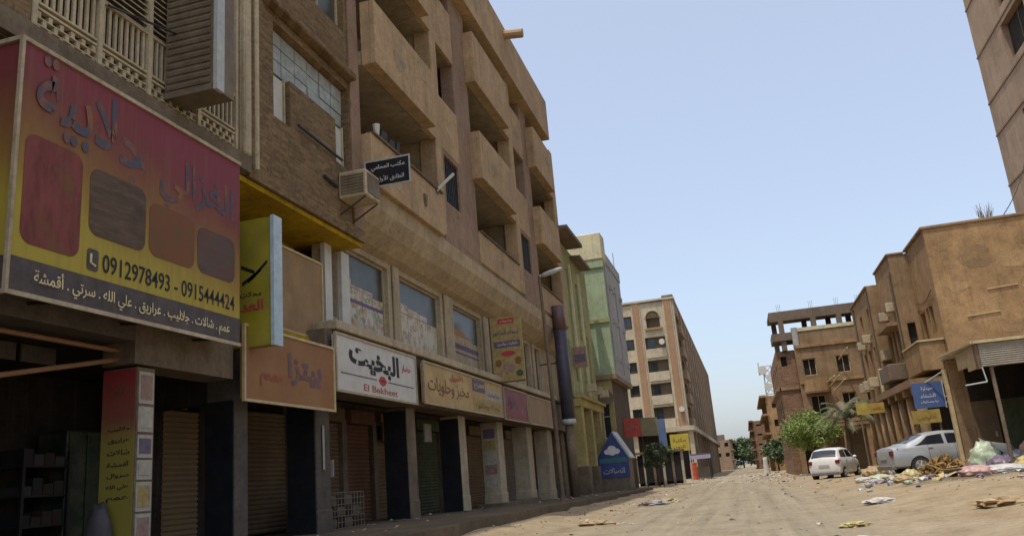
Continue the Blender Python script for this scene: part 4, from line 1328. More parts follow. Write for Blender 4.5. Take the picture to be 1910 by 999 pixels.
def kerbside_items():
    # blue kiosk board with pitched top
    blue = paint('kiosk_blue', (0.035, 0.06, 0.22), 0.45, 0.25, 1.5, dirt=0.25)
    t = thing('kiosk', 'blue kiosk with a pointed gable panel and white writing on the pavement', 'kiosk', (-7.9, 48, 0.25))
    Y = 47.0
    z = 0.22
    body = bevel(box('body', Ml['brown_metal'], t, -8.0, -6.35, Y + 0.05, Y + 1.8, z, 2.0), 0.02)
    p = MB().prism([(-8.02, Y, 0.95), (-6.33, Y, 0.95), (-6.33, Y, 2.1), (-7.1, Y, 3.35), (-8.02, Y, 2.1)], (0, 0.045, 0)).obj('front_panel', blue, t)
    MB().prism([(-6.28, Y - 0.04, 1.9), (-6.18, Y - 0.04, 1.95), (-7.05, Y - 0.04, 3.45), (-7.12, Y - 0.04, 3.4)], (0, 1.9, 0)).obj('roof_sheet', Ml['pale_metal'], t)
    MB().prism([(-8.12, Y - 0.04, 1.95), (-8.04, Y - 0.04, 1.9), (-7.1, Y - 0.04, 3.36), (-7.12, Y - 0.04, 3.44)], (0, 1.9, 0)).obj('roof_sheet', blue, t)
    lettering(p, shape('اتصالات'), (-7.8, Y, 1.15), UX, UZ, 1.2, 0.32, Ml['pale_metal'], 0.02)
    MB().box(-7.95, -6.4, Y - 0.008, Y - 0.001, 1.75, 2.0).obj('printed_band', paint('teal_band', (0.05, 0.16, 0.17), 0.5), p)
    m = MB()
    for cx, cz, r in ((-7.2, 2.5, 0.24), (-7.45, 2.35, 0.2), (-6.95, 2.35, 0.2), (-7.2, 2.3, 0.22)):
        m.prism([(cx + r * math.cos(k * math.pi / 7), Y - 0.002 - r * 0.03, cz + r * 0.75 * math.sin(k * math.pi / 7)) for k in range(14)], (0, -0.005, 0))
    m.obj('flower_emblem', Ml['ink_white'], p)
    # red awning banner
    t = thing('awning_banner', 'red and faded green banner across the shopfront behind the blue kiosk', 'banner', (-6.8, 53.5, 3.2))
    MB().prism([(-8.4, 53.4, 3.35), (-6.2, 53.6, 3.3), (-6.2, 53.6, 4.45), (-8.4, 53.4, 4.6)], (0, 0.05, 0)).obj('cloth', paint('banner_red', (0.42, 0.055, 0.05), 0.7, 0.25, 1.5, dirt=0.3), t)
    q = MB().prism([(-6.19, 53.6, 3.3), (-5.15, 53.7, 3.25), (-5.15, 53.7, 4.4), (-6.19, 53.6, 4.45)], (0, 0.05, 0)).obj('cloth', paint('banner_green', (0.22, 0.20, 0.10), 0.7, 0.35, 1.5, dirt=0.3), t)
    lettering(q, shape('ملابس جاهزة'), (-8.2, 53.35, 3.7), UX, UZ, 1.8, 0.4, Ml['paper_pink'], 0.0)
    for x in (-8.3, -6.2, -5.2):
        MB().tube((x, 53.75, 0.1), (x, 53.75, 4.5), 0.04).obj('pole', Ml['dark_iron'], t)
    # narrow blue board, yellow board
    t = thing('blue_board', 'narrow faded blue board beside the yellow sign at the street corner', 'sign', (-6.2, 66, 2.4))
    box('panel', paint('board_blue', (0.07, 0.13, 0.26), 0.5, 0.3, 1.2, dirt=0.4), t, -6.4, -5.75, 66, 66.1, 2.5, 5.0)
    MB().tube((-6.3, 66.15, 0.1), (-6.3, 66.15, 5), 0.05).tube((-5.85, 66.15, 0.1), (-5.85, 66.15, 5), 0.05).obj('post', Ml['dark_iron'], t)
    t = thing('yellow_sign', 'yellow sign with dark script beside the narrow blue board', 'sign', (-5, 67, 2.4))
    p = box('panel', paint('sign_yellow', (0.52, 0.42, 0.05), 0.5, 0.2, 1.2, dirt=0.3), t, -5.6, -4.15, 67, 67.1, 2.45, 3.75)
    lettering(p, shape('مكتبة'), (-5.4, 67, 3.05), UX, UZ, 1.0, 0.4, Ml['ink_brown'], 0.02)
    lettering(p, shape('النور'), (-5.3, 67, 2.6), UX, UZ, 0.8, 0.3, Ml['ink_brown'], 0.02)
    MB().tube((-5.5, 67.15, 0.1), (-5.5, 67.15, 3.7), 0.05).tube((-4.25, 67.15, 0.1), (-4.25, 67.15, 3.7), 0.05).obj('post', Ml['pale_metal'], t)
    # gated frontage: slim columns with dark grilles
    t = thing('iron_fence', 'dark iron fence with pale posts below the yellow sign', 'fence', (-6, 62, 0.2))
    for i in range(6):
        x = lerp(-7.9, -4.5, i / 5)
        MB().box(x - 0.09, x + 0.09, 61.9, 62.1, 0.1, 2.35).obj('post', Ml['far_cream'] if i % 2 else Ml['concrete'], t)
    for i in range(5):
        a, b = lerp(-7.9, -4.5, i / 5) + 0.1, lerp(-7.9, -4.5, (i + 1) / 5) - 0.1
        m = MB()
        for k in range(8):
            x = lerp(a, b, (k + 0.5) / 8)
            m.box(x - 0.018, x + 0.018, 61.98, 62.02, 0.3, 2.1)
        m.box(a, b, 61.97, 62.03, 0.4, 0.46).box(a, b, 61.97, 62.03, 2.0, 2.06)
        m.obj('grille', Ml['dark_iron'], t)
    box('wall', Ml['dark_room'], t, -7.9, -4.6, 63.5, 63.7, 0.1, 2.3)
    box('cover', Ml['raw_concrete'], t, -8.2, -4.4, 61.7, 63.7, 2.36, 2.5)
    # red oil drum stack
    t = thing('oil_drum', 'bright red drum standing at the street corner below the beige block', 'drum', (-4.55, 75, 0.15))
    m = MB().tube((-4.55, 75, 0.12), (-4.55, 75, 1.5), 0.3, 0.3, 14)
    for zz in (0.14, 0.6, 1.02, 1.46):
        m.tube((-4.55, 75, zz), (-4.55, 75, zz + 0.05), 0.325, 0.325, 14)
    m.obj('body', paint('drum_red', (0.55, 0.09, 0.03), 0.5, 0.25, 3, dirt=0.2), t)
    MB().tube((-4.55, 75, 1.5), (-4.55, 75, 1.56), 0.28, 0.2, 14).obj('lid', Ml['brown_metal'], t)
    # shaded stall
    t = thing('market_stall', 'dark covered stall with a flat awning past the red drum', 'stall', (-4.6, 82, 0.15))
    for x in (-5.0, -3.4):
        for y in (80, 83.5):
            MB().tube((x, y, 0), (x, y, 2.2), 0.05).obj('pole', Ml['dark_iron'], t)
    bevel(box('awning', Ml['dark_iron'], t, -5.05, -3.2, 79.8, 83.7, 2.2, 2.32), 0.02)
    bevel(box('counter', Ml['brown_metal'], t, -4.9, -3.5, 80.4, 83.2, 0.1, 1.15), 0.03)
    MB().prism([(-5.05, 79.7, 2.19), (-3.2, 79.7, 2.19), (-3.2, 79.4, 1.85), (-5.05, 79.4, 1.85)], (0, 0.02, 0.02)).obj('valance', Ml['paper_violet'], t)


kerbside_items()


# ------------------------------------------------------------------ beige block with ochre stripes
def beige_block():
    t = thing('apartment_block', 'beige apartment block with ochre stripes and an arched top window', 'building', (-9, 100, 0.15))
    Y, XC = 86.0, -5.1
    rows = [6.1, 8.5, 10.9, 13.3, 15.5]
    holes = []
    for z in rows:
        top = z + (1.25 if z < 15 else 1.5)
        holes.append((-8.45, -6.35, z, top))
        holes.append((-10.6, -9.6, z + 0.1, top))
        holes.append((-12.6, -11.2, z + 0.1, top))
    holed('y', Y, 0.4, -16, XC, 5.2, 18.2, [h for h in holes if not (h[2] > 15 and h[0] > -9)] + [(-8.1, -6.7, 15.5, 16.6)]).obj('wall', Ml['far_cream'], t)
    for a, b, c, d in holes:
        if c > 15 and a > -9:
            continue
        w = pane(t, 'y', Y, 0.35, a, b, c, d, Ml['room_wall'], None, name='balcony')
        if a > -9:
            MB().box(a + 0.25, a + 0.95, Y + 0.33, Y + 0.345, c + 0.05, d - 0.15).obj('pane', Ml['glass_dark'], w)
            MB().box(a + 0.02, b - 0.02, Y - 0.12, Y - 0.001, c - 0.9, c + 0.02).obj('parapet', Ml['far_cream'], w)
        else:
            MB().box(a + 0.15, b - 0.15, Y + 0.33, Y + 0.345, c + 0.3, d - 0.1).obj('pane', Ml['glass_dark'], w)
    # arched top window
    w = pane(t, 'y', Y, 0.35, -8.1, -6.7, 15.5, 16.6, Ml['room_wall'], None)
    m = MB()
    pts = [(-7.4 + 0.7 * math.cos(a), Y - 0.02, 16.6 + 0.7 * math.sin(a)) for a in [math.pi * i / 12 for i in range(13)]]
    m.prism(pts, (0, 0.018, 0))
    m.obj('arch_head', Ml['room_wall'], w)
    m = MB()
    for i in range(12):
        a0, a1 = math.pi * i / 12, math.pi * (i + 1) / 12
        m.prism([(-7.4 + r * math.cos(a), Y - 0.1, 16.6 + r * math.sin(a)) for r, a in ((0.7, a0), (0.85, a0), (0.85, a1), (0.7, a1))], (0, 0.099, 0))
    m.obj('arch_surround', Ml['far_cream'], w)
    MB().box(-8.3, -6.5, Y - 0.25, Y - 0.001, 15.3, 15.5).obj('sill', Ml['far_ochre'], w)
    for a, b in ((-9.4, -8.7), (-6.1, -5.4)):
        bevel(box('ochre_stripe', Ml['far_ochre'], t, a, b, Y - 0.14, Y - 0.001, 5.2, 18.3), 0.02)
        MB().box(a - 0.1, a - 0.001, Y - 0.1, Y - 0.001, 5.2, 18.25).box(b + 0.001, b + 0.1, Y - 0.1, Y - 0.001, 5.2, 18.25).obj('pale_edge', Ml['far_cream'], t)
    # street side
    yend = 168
    sh = []
    for z in [5.9, 8.35, 10.8, 13.2, 15.6]:
        sh.append((87.4, 92.5, z, z + 1.5))
    for k in range(11):
        for z in [5.9, 8.35, 10.8, 13.2, 15.6]:
            sh.append((95.6 + k * 6, 98.2 + k * 6, z, z + 1.6))
    holed('x', XC, -0.35, Y + 0.401, yend, 5.2, 18.2, sh).obj('street_wall', Ml['far_brown'], t)
    for a, b, c, d in sh:
        w = pane(t, 'x', XC, -0.3, a, b, c, d, Ml['void'] if b > 95 else Ml['glass_dark'], None)
        if b < 95:
            MB().box(XC + 0.001, XC + 0.4, a, b, c - 0.75, c + 0.15).obj('parapet', Ml['far_brown'], w)
    for k in range(13):
        y = 93.5 + k * 6 - (k % 2) * 0.2
        box('pier', Ml['far_brown'], t, XC + 0.001, XC + 0.14, y, y + 0.9, 5.2, 18.19)
    box('rear_block', Ml['room_wall'], t, -16, XC - 0.36, Y + 0.41, yend, 5.2, 18.2)
    box('roof_slab', Ml['far_cream'], t, -16, XC + 0.1, Y - 0.2, yend, 18.301, 18.5)
    box('stair_head', Ml['raw_concrete'], t, -6.4, XC - 0.1, 88.5, 92, 18.501, 19.3)
    # ground floor colonnade
    box('canopy_slab', Ml['far_cream'], t, -16, -4.6, Y - 0.8, yend, 4.75, 5.199)
    box('shop_wall', Ml['dark_room'], t, -16, -6.6, Y + 1.2, yend, 0, 4.749)
    for k in range(14):
        y = Y - 0.4 + k * 5.5
        bevel(box('column', Ml['far_cream'] if k == 0 else Ml['far_brown'], t, -5.25, -4.8, y, y + 0.5, 0, 4.749), 0.02)
    for k in range(3):
        x = -8.2 - k * 2.6
        box('column', Ml['far_cream'], t, x, x + 0.45, Y - 0.4, Y + 0.1, 0, 4.749)
    for k in range(12):
        MB().box(-6.6, -6.5, 88 + k * 6, 91 + k * 6, 3.1, 4.2).obj('shop_board', Ml[('shutter_brown', 'paper_yellow', 'shutter_grey', 'shutter_rust')[k % 4]], t)
    MB().tube((-5.6, 85.5, 6.9), (-5.6, 85.85, 6.9), 0.28, 0.2, 14).obj('satellite_dish', Ml['white_paint'], t)
    MB().tube((-6.7, 85.4, 13.9), (-6.7, 85.8, 13.9), 0.3, 0.2, 14).obj('satellite_dish', Ml['white_paint'], t)


beige_block()


def far_house(name, label, x0, x1, y0, y1, h, mat, floors, side):
    t = thing(name, label, 'building', ((x0 + x1) / 2, y0, 0))
    holes = []
    fh = h / floors
    n = max(1, int((x1 - x0) / 1.6))
    for f in range(1, floors):
        for k in range(n):
            a = lerp(x0, x1, (k + 0.3) / n)
            holes.append((a, a + 0.8, f * fh + 0.7, f * fh + fh - 0.6))
    holed('y', y0, 0.3, x0, x1, 0, h, holes).obj('wall', mat, t)
    for a, b, c, d in holes:
        pane(t, 'y', y0, 0.2, a, b, c, d, Ml['void'])
    xs = x1 if side > 0 else x0
    sh = []
    for f in range(1, floors):
        for k in range(int((y1 - y0) / 5)):
            y = y0 + 2 + k * 5
            sh.append((y, y + 2, f * fh + 0.7, f * fh + fh - 0.6))
    holed('x', xs, -0.3 * side, y0 + 0.301, y1, 0, h, sh).obj('street_wall', mat, t)
    for a, b, c, d in sh:
        pane(t, 'x', xs, -0.2 * side, a, b, c, d, Ml['void'])
    m = MB()
    for f in range(1, floors + 1):
        m.box(xs - 0.1 * side, xs + 0.6 * side, y0 - 0.3, y1, f * fh - 0.12, f * fh + 0.12)
    m.obj('balcony_slab', mat, t)
    if side > 0:
        box('rear_block', Ml['room_wall'], t, x0, x1 - 0.31, y0 + 0.31, y1, 0, h - 0.05)
    else:
        box('rear_block', Ml['room_wall'], t, x0 + 0.31, x1, y0 + 0.31, y1, 0, h - 0.05)
    return t


t = far_house('corner_house', 'low dun house with slab balconies beyond the beige block', -12, -3.1, 190, 225, 6.4, Ml['far_brown'], 3, 1)
MB().box(-6, -4.2, 191, 195, 6.41, 7.6).obj('water_tank', Ml['raw_concrete'], t)
far_house('low_house', 'small pale house far down the left side of the street', -12, -3.2, 235, 260, 4.6, Ml['far_cream'], 2, 1)


# ------------------------------------------------------------------ right side buildings
def stepped_building():
    t = thing('stepped_building', 'brown plastered three storey building stepping out along the right side', 'building', (12, 42, 0.3))
    BP, BD = Ml['brown_plaster'], Ml['brown_plaster_dull']
    # block 1
    box('end_wall', BP, t, 8.5, 17, 37.0, 37.35, 0.2, 10.0)
    h1 = [(38.1, 38.7, 5.75, 6.95), (38.95, 39.35, 5.75, 7.0), (39.7, 40.7, 5.7, 6.95)]
    holed('x', 8.5, 0.35, 37.351, 41.0, 4.0, 10.0, h1).obj('street_wall', BP, t)
    for k, (a, b, c, d) in enumerate(h1):
        pane(t, 'x', 8.5, 0.22, a, b, c, d, Ml['glass_grey'] if k == 2 else Ml['void'], Ml['brown_plaster_dull'], (1, 1))
    box('rear_block', Ml['room_wall'], t, 8.86, 17, 37.36, 52, 0.2, 9.5)
    pm = [plaster('patch_dun', (0.315, 0.20, 0.10), 0.3, 0.4), plaster('patch_ochre', (0.37, 0.24, 0.12), 0.25, 0.4)]
    for k, (x, z, q) in enumerate(((10.2, 8.6, 0.6), (11.6, 8.3, 0.5), (12.5, 9.0, 0.5), (9.4, 7.4, 0.4), (11.0, 5.6, 0.45), (12.2, 7.2, 0.4), (9.1, 9.2, 0.3))):
        plaster_patch(t, 'y', 36.999, x, z, q, pm[k % 2], k + 80)
    # worn ledges on the end wall
    for x0, x1, z in ((9.45, 10.7, 6.12), (10.4, 11.55, 7.12)):
        MB().prism([(x0, 36.95, z), (x1, 36.95, z + 0.06), (x1, 36.95, z + 0.10), (x0, 36.95, z + 0.04)], (0, 0.049, 0)).obj('ledge', Ml['wood_pale'], t)
    bevel(box('coping', BD, t, 8.4, 17.1, 36.93, 41.05, 10.001, 10.12), 0.02)
    # bay window box on block 1
    bevel(box('balcony_box', BP, t, 7.5, 8.499, 37.3, 40.7, 4.15, 5.35), 0.03)
    MB().box(7.45, 8.499, 37.25, 40.75, 5.351, 5.42).obj('balcony_coping', Ml['wood_pale'], t)
    # block 2
    x2 = 7.7
    holed('y', 41.0, 0.3, x2, 8.499, 3.9, 9.95, [(7.95, 8.3, 5.6, 6.7)]).obj('side_wall', BD, t)
    pane(t, 'y', 41.0, 0.2, 7.95, 8.3, 5.6, 6.7, Ml['void'])
    h2 = [(41.9, 42.5, 5.2, 6.6), (43.0, 43.5, 5.2, 6.7), (44.0, 44.6, 5.2, 6.6)]
    holed('x', x2, 0.3, 41.301, 45.2, 3.9, 9.95, h2).obj('street_wall', BP, t)
    for a, b, c, d in h2:
        pane(t, 'x', x2, 0.2, a, b, c, d, Ml['void'], Ml['concrete'], (1, 1))
    MB().box(7.2, 7.699, 41.6, 44.9, 6.75, 6.9).obj('window_hood', BD, t)
    bevel(box('coping', BD, t, 7.62, 8.39, 40.95, 45.25, 9.951, 10.05), 0.02)
    b = bevel(box('balcony_box', Ml['raw_concrete'], t, 6.9, 7.699, 41.8, 44.4, 4.25, 5.0), 0.03)
    bevel(box('balcony_box', Ml['cream_wall'], t, 6.95, 7.3, 44.6, 45.0, 3.95, 5.1), 0.02)
    bevel(box('air_conditioner', Ml['lattice'], t, 7.25, 7.699, 44.7, 45.3, 5.5, 6.0), 0.02)
    # block 3
    x3 = 7.2
    holed('y', 45.2, 0.3, x3, 8.4, 3.9, 9.35, []).obj('side_wall', BD, t)
    h3 = [(46.0, 46.7, 5.0, 6.4), (47.6, 48.4, 5.0, 6.4), (49.4, 50.2, 5.0, 6.4), (46.0, 46.7, 7.4, 8.4), (48.6, 49.4, 7.4, 8.4)]
    holed('x', x3, 0.3, 45.501, 52, 3.9, 9.35, h3).obj('street_wall', BP, t)
    for a, b, c, d in h3:
        pane(t, 'x', x3, 0.2, a, b, c, d, Ml['void'], Ml['concrete'], (1, 1))
    bevel(box('coping', BD, t, 7.1, 8.4, 45.26, 52, 9.351, 9.45), 0.02)
    for y in (46.9, 49.0, 50.6):
        bevel(box('air_conditioner', Ml['lattice'], t, 6.75, 7.199, y, y + 0.6, 4.4, 4.9), 0.02)
    box('floor_band', BD, t, 6.9, 8.49, 37.4, 52, 3.6, 3.899)
    # colonnade
    box('shop_wall', Ml['dark_room'], t, 8.6, 8.85, 37.36, 52, 0.1, 3.59)
    for k in range(8):
        y = 37.6 + k * 2.0
        z = zg(7.2, y) - 0.1
        m = MB().tube((7.2, y, z), (7.2, y, 3.6), 0.22, 0.2, 10)
        m.obj('column', BP if k % 2 else BD, t, True)
        MB().box(6.95, 7.45, y - 0.25, y + 0.25, 3.3, 3.599).obj('capital', BD, t)
    for y, z in ((41.5, 7.4), (43.7, 7.3), (46.8, 6.7), (48.9, 6.6)):
        x = x2 if y < 45 else x3
        a = bevel(box('air_conditioner', Ml['lattice'], t, x - 0.42, x - 0.001, y, y + 0.62, z, z + 0.42), 0.02)
        MB().box(x - 0.435, x - 0.421, y + 0.06, y + 0.56, z + 0.05, z + 0.37).obj('grille', Ml['brown_metal'], a)
    for k, (x, y0, y1, z) in enumerate(((7.7, 41.4, 45.1, 7.95), (7.2, 45.6, 51.9, 7.0), (8.5, 37.5, 40.9, 7.5))):
        pts = [(x - 0.05, lerp(y0, y1, i / 8), z - 0.25 * math.sin(math.pi * i / 8)) for i in range(9)]
        MB().path(pts, 0.018, 4).obj('cable', Ml['dark_iron'], t)
    for y, z0 in ((41.25, 4), (45.4, 4), (51, 4)):
        x = x2 if y < 45 else x3
        MB().tube((x - 0.06, y, z0), (x - 0.06, y, 9.2), 0.05, 0.05, 6).obj('waste_pipe', Ml['concrete'], t)
    # dry bush growing on the roof
    return t


stepped_building()


def roof_scrub():
    r = random.Random(21)
    m = MB()
    for i in range(46):
        b = Vector((11.15 + r.uniform(-0.22, 0.22), 37.6 + r.uniform(-0.2, 0.2), 10.1))
        m.tube(b, b + Vector((r.uniform(-0.25, 0.25), r.uniform(-0.2, 0.2), r.uniform(0.35, 0.85))), 0.012, 0.004, 4)
    o = m.obj('dry_shrub', Ml['concrete'])
    tag(o, 'dry leafless shrub on the flat roof at right', 'shrub')
    m = MB()
    a, b = Vector((11.7, 37.7, 10.1)), Vector((19.9, 56, 19))
    pts = [a.lerp(b, k / 10) - Vector((0, 0, 0.5 * math.sin(math.pi * k / 10))) for k in range(11)]
    tag(m.path(pts, 0.02, 4).obj('power_cable', Ml['dark_iron']), 'thin cable from the flat roof to the tall block', 'cable')


roof_scrub()


def tall_block():
    t = thing('tall_block', 'tall dun block rising out of frame at the upper right', 'building', (25, 50, 0))
    holes = []
    for z in (4, 7.6, 11.2, 14.8, 18.6, 24.6, 28.3, 32.2, 36):
        for y in (32, 38.5, 45, 51.5):
            holes.append((y, y + 4.2, z, z + 2.7))
    holed('x', 20.0, 0.5, 28, 61.1, 0, 42, holes).obj('street_wall', Ml['tower_wall'], t)
    for a, b, c, d in holes:
        w = pane(t, 'x', 20.0, 0.42, a, b, c, d, Ml['void'], Ml['tower_joint'], (2, 1))
    for z in (6.9, 10.5, 14.1, 17.9, 21.6, 24.0, 27.6, 31.4, 35.2):
        MB().box(19.94, 19.999, 28, 61.1, z, z + 0.12).obj('string_course', Ml['tower_joint'], t)
    box('rear_block', Ml['tower_wall'], t, 20.51, 32, 28, 61.0, 0, 42)
    box('near_wall', Ml['tower_wall'], t, 20.0, 32, 27.6, 27.99, 0, 42)


tall_block()


def canopy():
    t = thing('shop_canopy', 'corrugated sheet shop canopy on posts at the right edge', 'canopy', (9, 31, 0.3))
    # corrugated fascia towards the camera
    m = MB()
    n = 11
    for k in range(n):
        z0, z1 = lerp(3.3, 4.0, k / n), lerp(3.3, 4.0, (k + 1) / n)
        m.prism([(7.16, 27.6, z0), (7.16, 27.56, (z0 + z1) / 2), (7.16, 27.6, z1 - 0.004), (7.16, 27.63, (z0 + z1) / 2)], (6.8, 0, 0))
    m.obj('fascia', Ml['corrugated'], t)
    MB().box(7.02, 14, 27.5, 27.64, 4.005, 4.09).obj('edge_board', Ml['wood_pale'], t)
    MB().prism([(6.96, 27.6, 4.02), (7.08, 27.6, 4.02), (7.08, 32.2, 4.1), (6.96, 32.2, 4.1)], (0, 0, 0.08)).obj('edge_board', Ml['wood_pale'], t)
    # roof sheet
    MB().box(7.09, 14, 27.65, 32.2, 4.0, 4.06).box(8.51, 14, 32.2, 36.95, 4.0, 4.06).obj('roof_sheet', Ml['corrugated'], t)
    # wooden infill at the side and hanging frame
    p = MB()
    p.box(7.1, 7.15, 27.9, 29.0, 3.3, 3.98).box(7.1, 7.15, 29.02, 30.2, 3.45, 3.98)
    p.obj('side_board', Ml['wood_pale'], t)
    MB().box(7.06, 7.16, 27.61, 27.86, 3.26, 3.98).obj('corner_post', Ml['shutter_brown'], t)
    f = MB()
    for a, b in (((7.15, 27.6, 3.3), (7.2, 27.6, 2.85)), ((7.2, 27.6, 2.85), (6.6, 27.6, 2.8))):
        f.tube(a, b, 0.022)
    f.obj('bent_frame', Ml['pale_metal'], t)
    MB().tube((7.42, 27.75, 0.1), (7.42, 27.7, 3.99), 0.06, 0.055, 10).obj('post', Ml['concrete'], t)
    MB().tube((12.5, 27.75, 0.1), (12.5, 27.7, 3.99), 0.06, 0.055, 10).obj('post', Ml['concrete'], t)
    bevel(box('brick_pillar', Ml['brown_plaster_dull'], t, 7.12, 7.62, 31.7, 32.15, 0.05, 3.99), 0.02)
    box('brick_pillar', Ml['wood_pale'], t, 6.98, 7.1, 31.8, 32.0, 0.05, 3.7)
    MB().tube((7.45, 27.75, 3.3), (11, 30.5, 3.9), 0.035).obj('brace', Ml['brown_metal'], t)
    box('shop_front', Ml['dark_room'], t, 8.3, 14, 36.5, 36.7, 0.1, 3.99)
    box('side_wall', Ml['dark_room'], t, 13.8, 14, 28, 36.49, 0.1, 3.99)
    for k, mm in enumerate(('shutter_brown', 'shutter_green', 'shutter_rust', 'dark_iron')):
        d = box('door', Ml[mm], t, 8.5 + k * 1.3, 9.6 + k * 1.3, 36.44, 36.49, 0.3, 2.7)
        MB().box(9.4 + k * 1.3, 9.45 + k * 1.3, 36.4, 36.435, 1.3, 1.5).obj('handle', Ml['pale_metal'], d)


canopy()


def right_signs():
    t = thing('blue_sign', 'blue sign with pale writing hung by the canopy pillar', 'sign', (6.8, 33.5, 2.5))
    p = box('panel', paint('sign_blue', (0.05, 0.105, 0.26), 0.5, 0.25, 2, dirt=0.25), t, 6.2, 7.22, 33.5, 33.56, 2.5, 3.42)
    lettering(p, shape('صيدلية'), (6.5, 33.5, 3.12), UX, UZ, 0.4, 0.16, Ml['ink_white'], 0.01)
    lettering(p, shape('الشفاء'), (6.45, 33.5, 2.87), UX, UZ, 0.5, 0.14, Ml['ink_white'], 0.0)
    lettering(p, shape('دواء ومستلزمات'), (6.42, 33.5, 2.66), UX, UZ, 0.6, 0.12, Ml['ink_white'], 0.0)
    f = MB()
    f.box(7.225, 7.26, 33.48, 33.58, 2.46, 3.46)
    for z in (2.65, 2.85):
        f.tube((7.26, 33.53, z), (7.6, 33.0, z), 0.025)
    f.tube((6.7, 33.53, 3.42), (7.4, 33.0, 3.8), 0.025)
    f.obj('frame', Ml['pale_metal'], t)
    t = thing('yellow_board', 'worn yellow board just below the blue sign', 'sign', (6.9, 35, 1.9))
    p = box('panel', paint('board_yellow', (0.36, 0.25, 0.05), 0.6, 0.4, 2, dirt=0.4), t, 6.3, 7.3, 35, 35.06, 2.0, 2.5)
    lettering(p, shape('تخفيضات'), (6.45, 35, 2.1), UX, UZ, 0.7, 0.26, Ml['ink_brown'], 0.01)
    MB().tube((6.35, 35.1, 0.1), (6.35, 35.1, 2.5), 0.04).tube((7.25, 35.1, 0.1), (7.25, 35.1, 2.5), 0.04).obj('post', Ml['brown_metal'], t)
    t = thing('long_yellow_sign', 'two tone yellow sign above the arcade right of the palm', 'sign', (6.1, 44.5, 2.9))
    p = box('panel', paint('sign_yellow_b', (0.42, 0.32, 0.06), 0.6, 0.3, 2, dirt=0.25), t, 5.55, 6.1, 44.5, 44.58, 2.95, 3.5)
    p2 = box('panel', paint('sign_ochre', (0.42, 0.27, 0.05), 0.6, 0.4, 2, dirt=0.3), t, 6.101, 6.85, 44.5, 44.58, 2.95, 3.45)
    lettering(p2, shape('عطور'), (6.2, 44.5, 3.05), UX, UZ, 0.5, 0.28, Ml['ink_brown'], 0.01)
    MB().tube((5.7, 44.62, 0.1), (5.7, 44.62, 3.4), 0.04).tube((6.7, 44.62, 0.1), (6.7, 44.62, 3.4), 0.04).obj('post', Ml['brown_metal'], t)


right_signs()


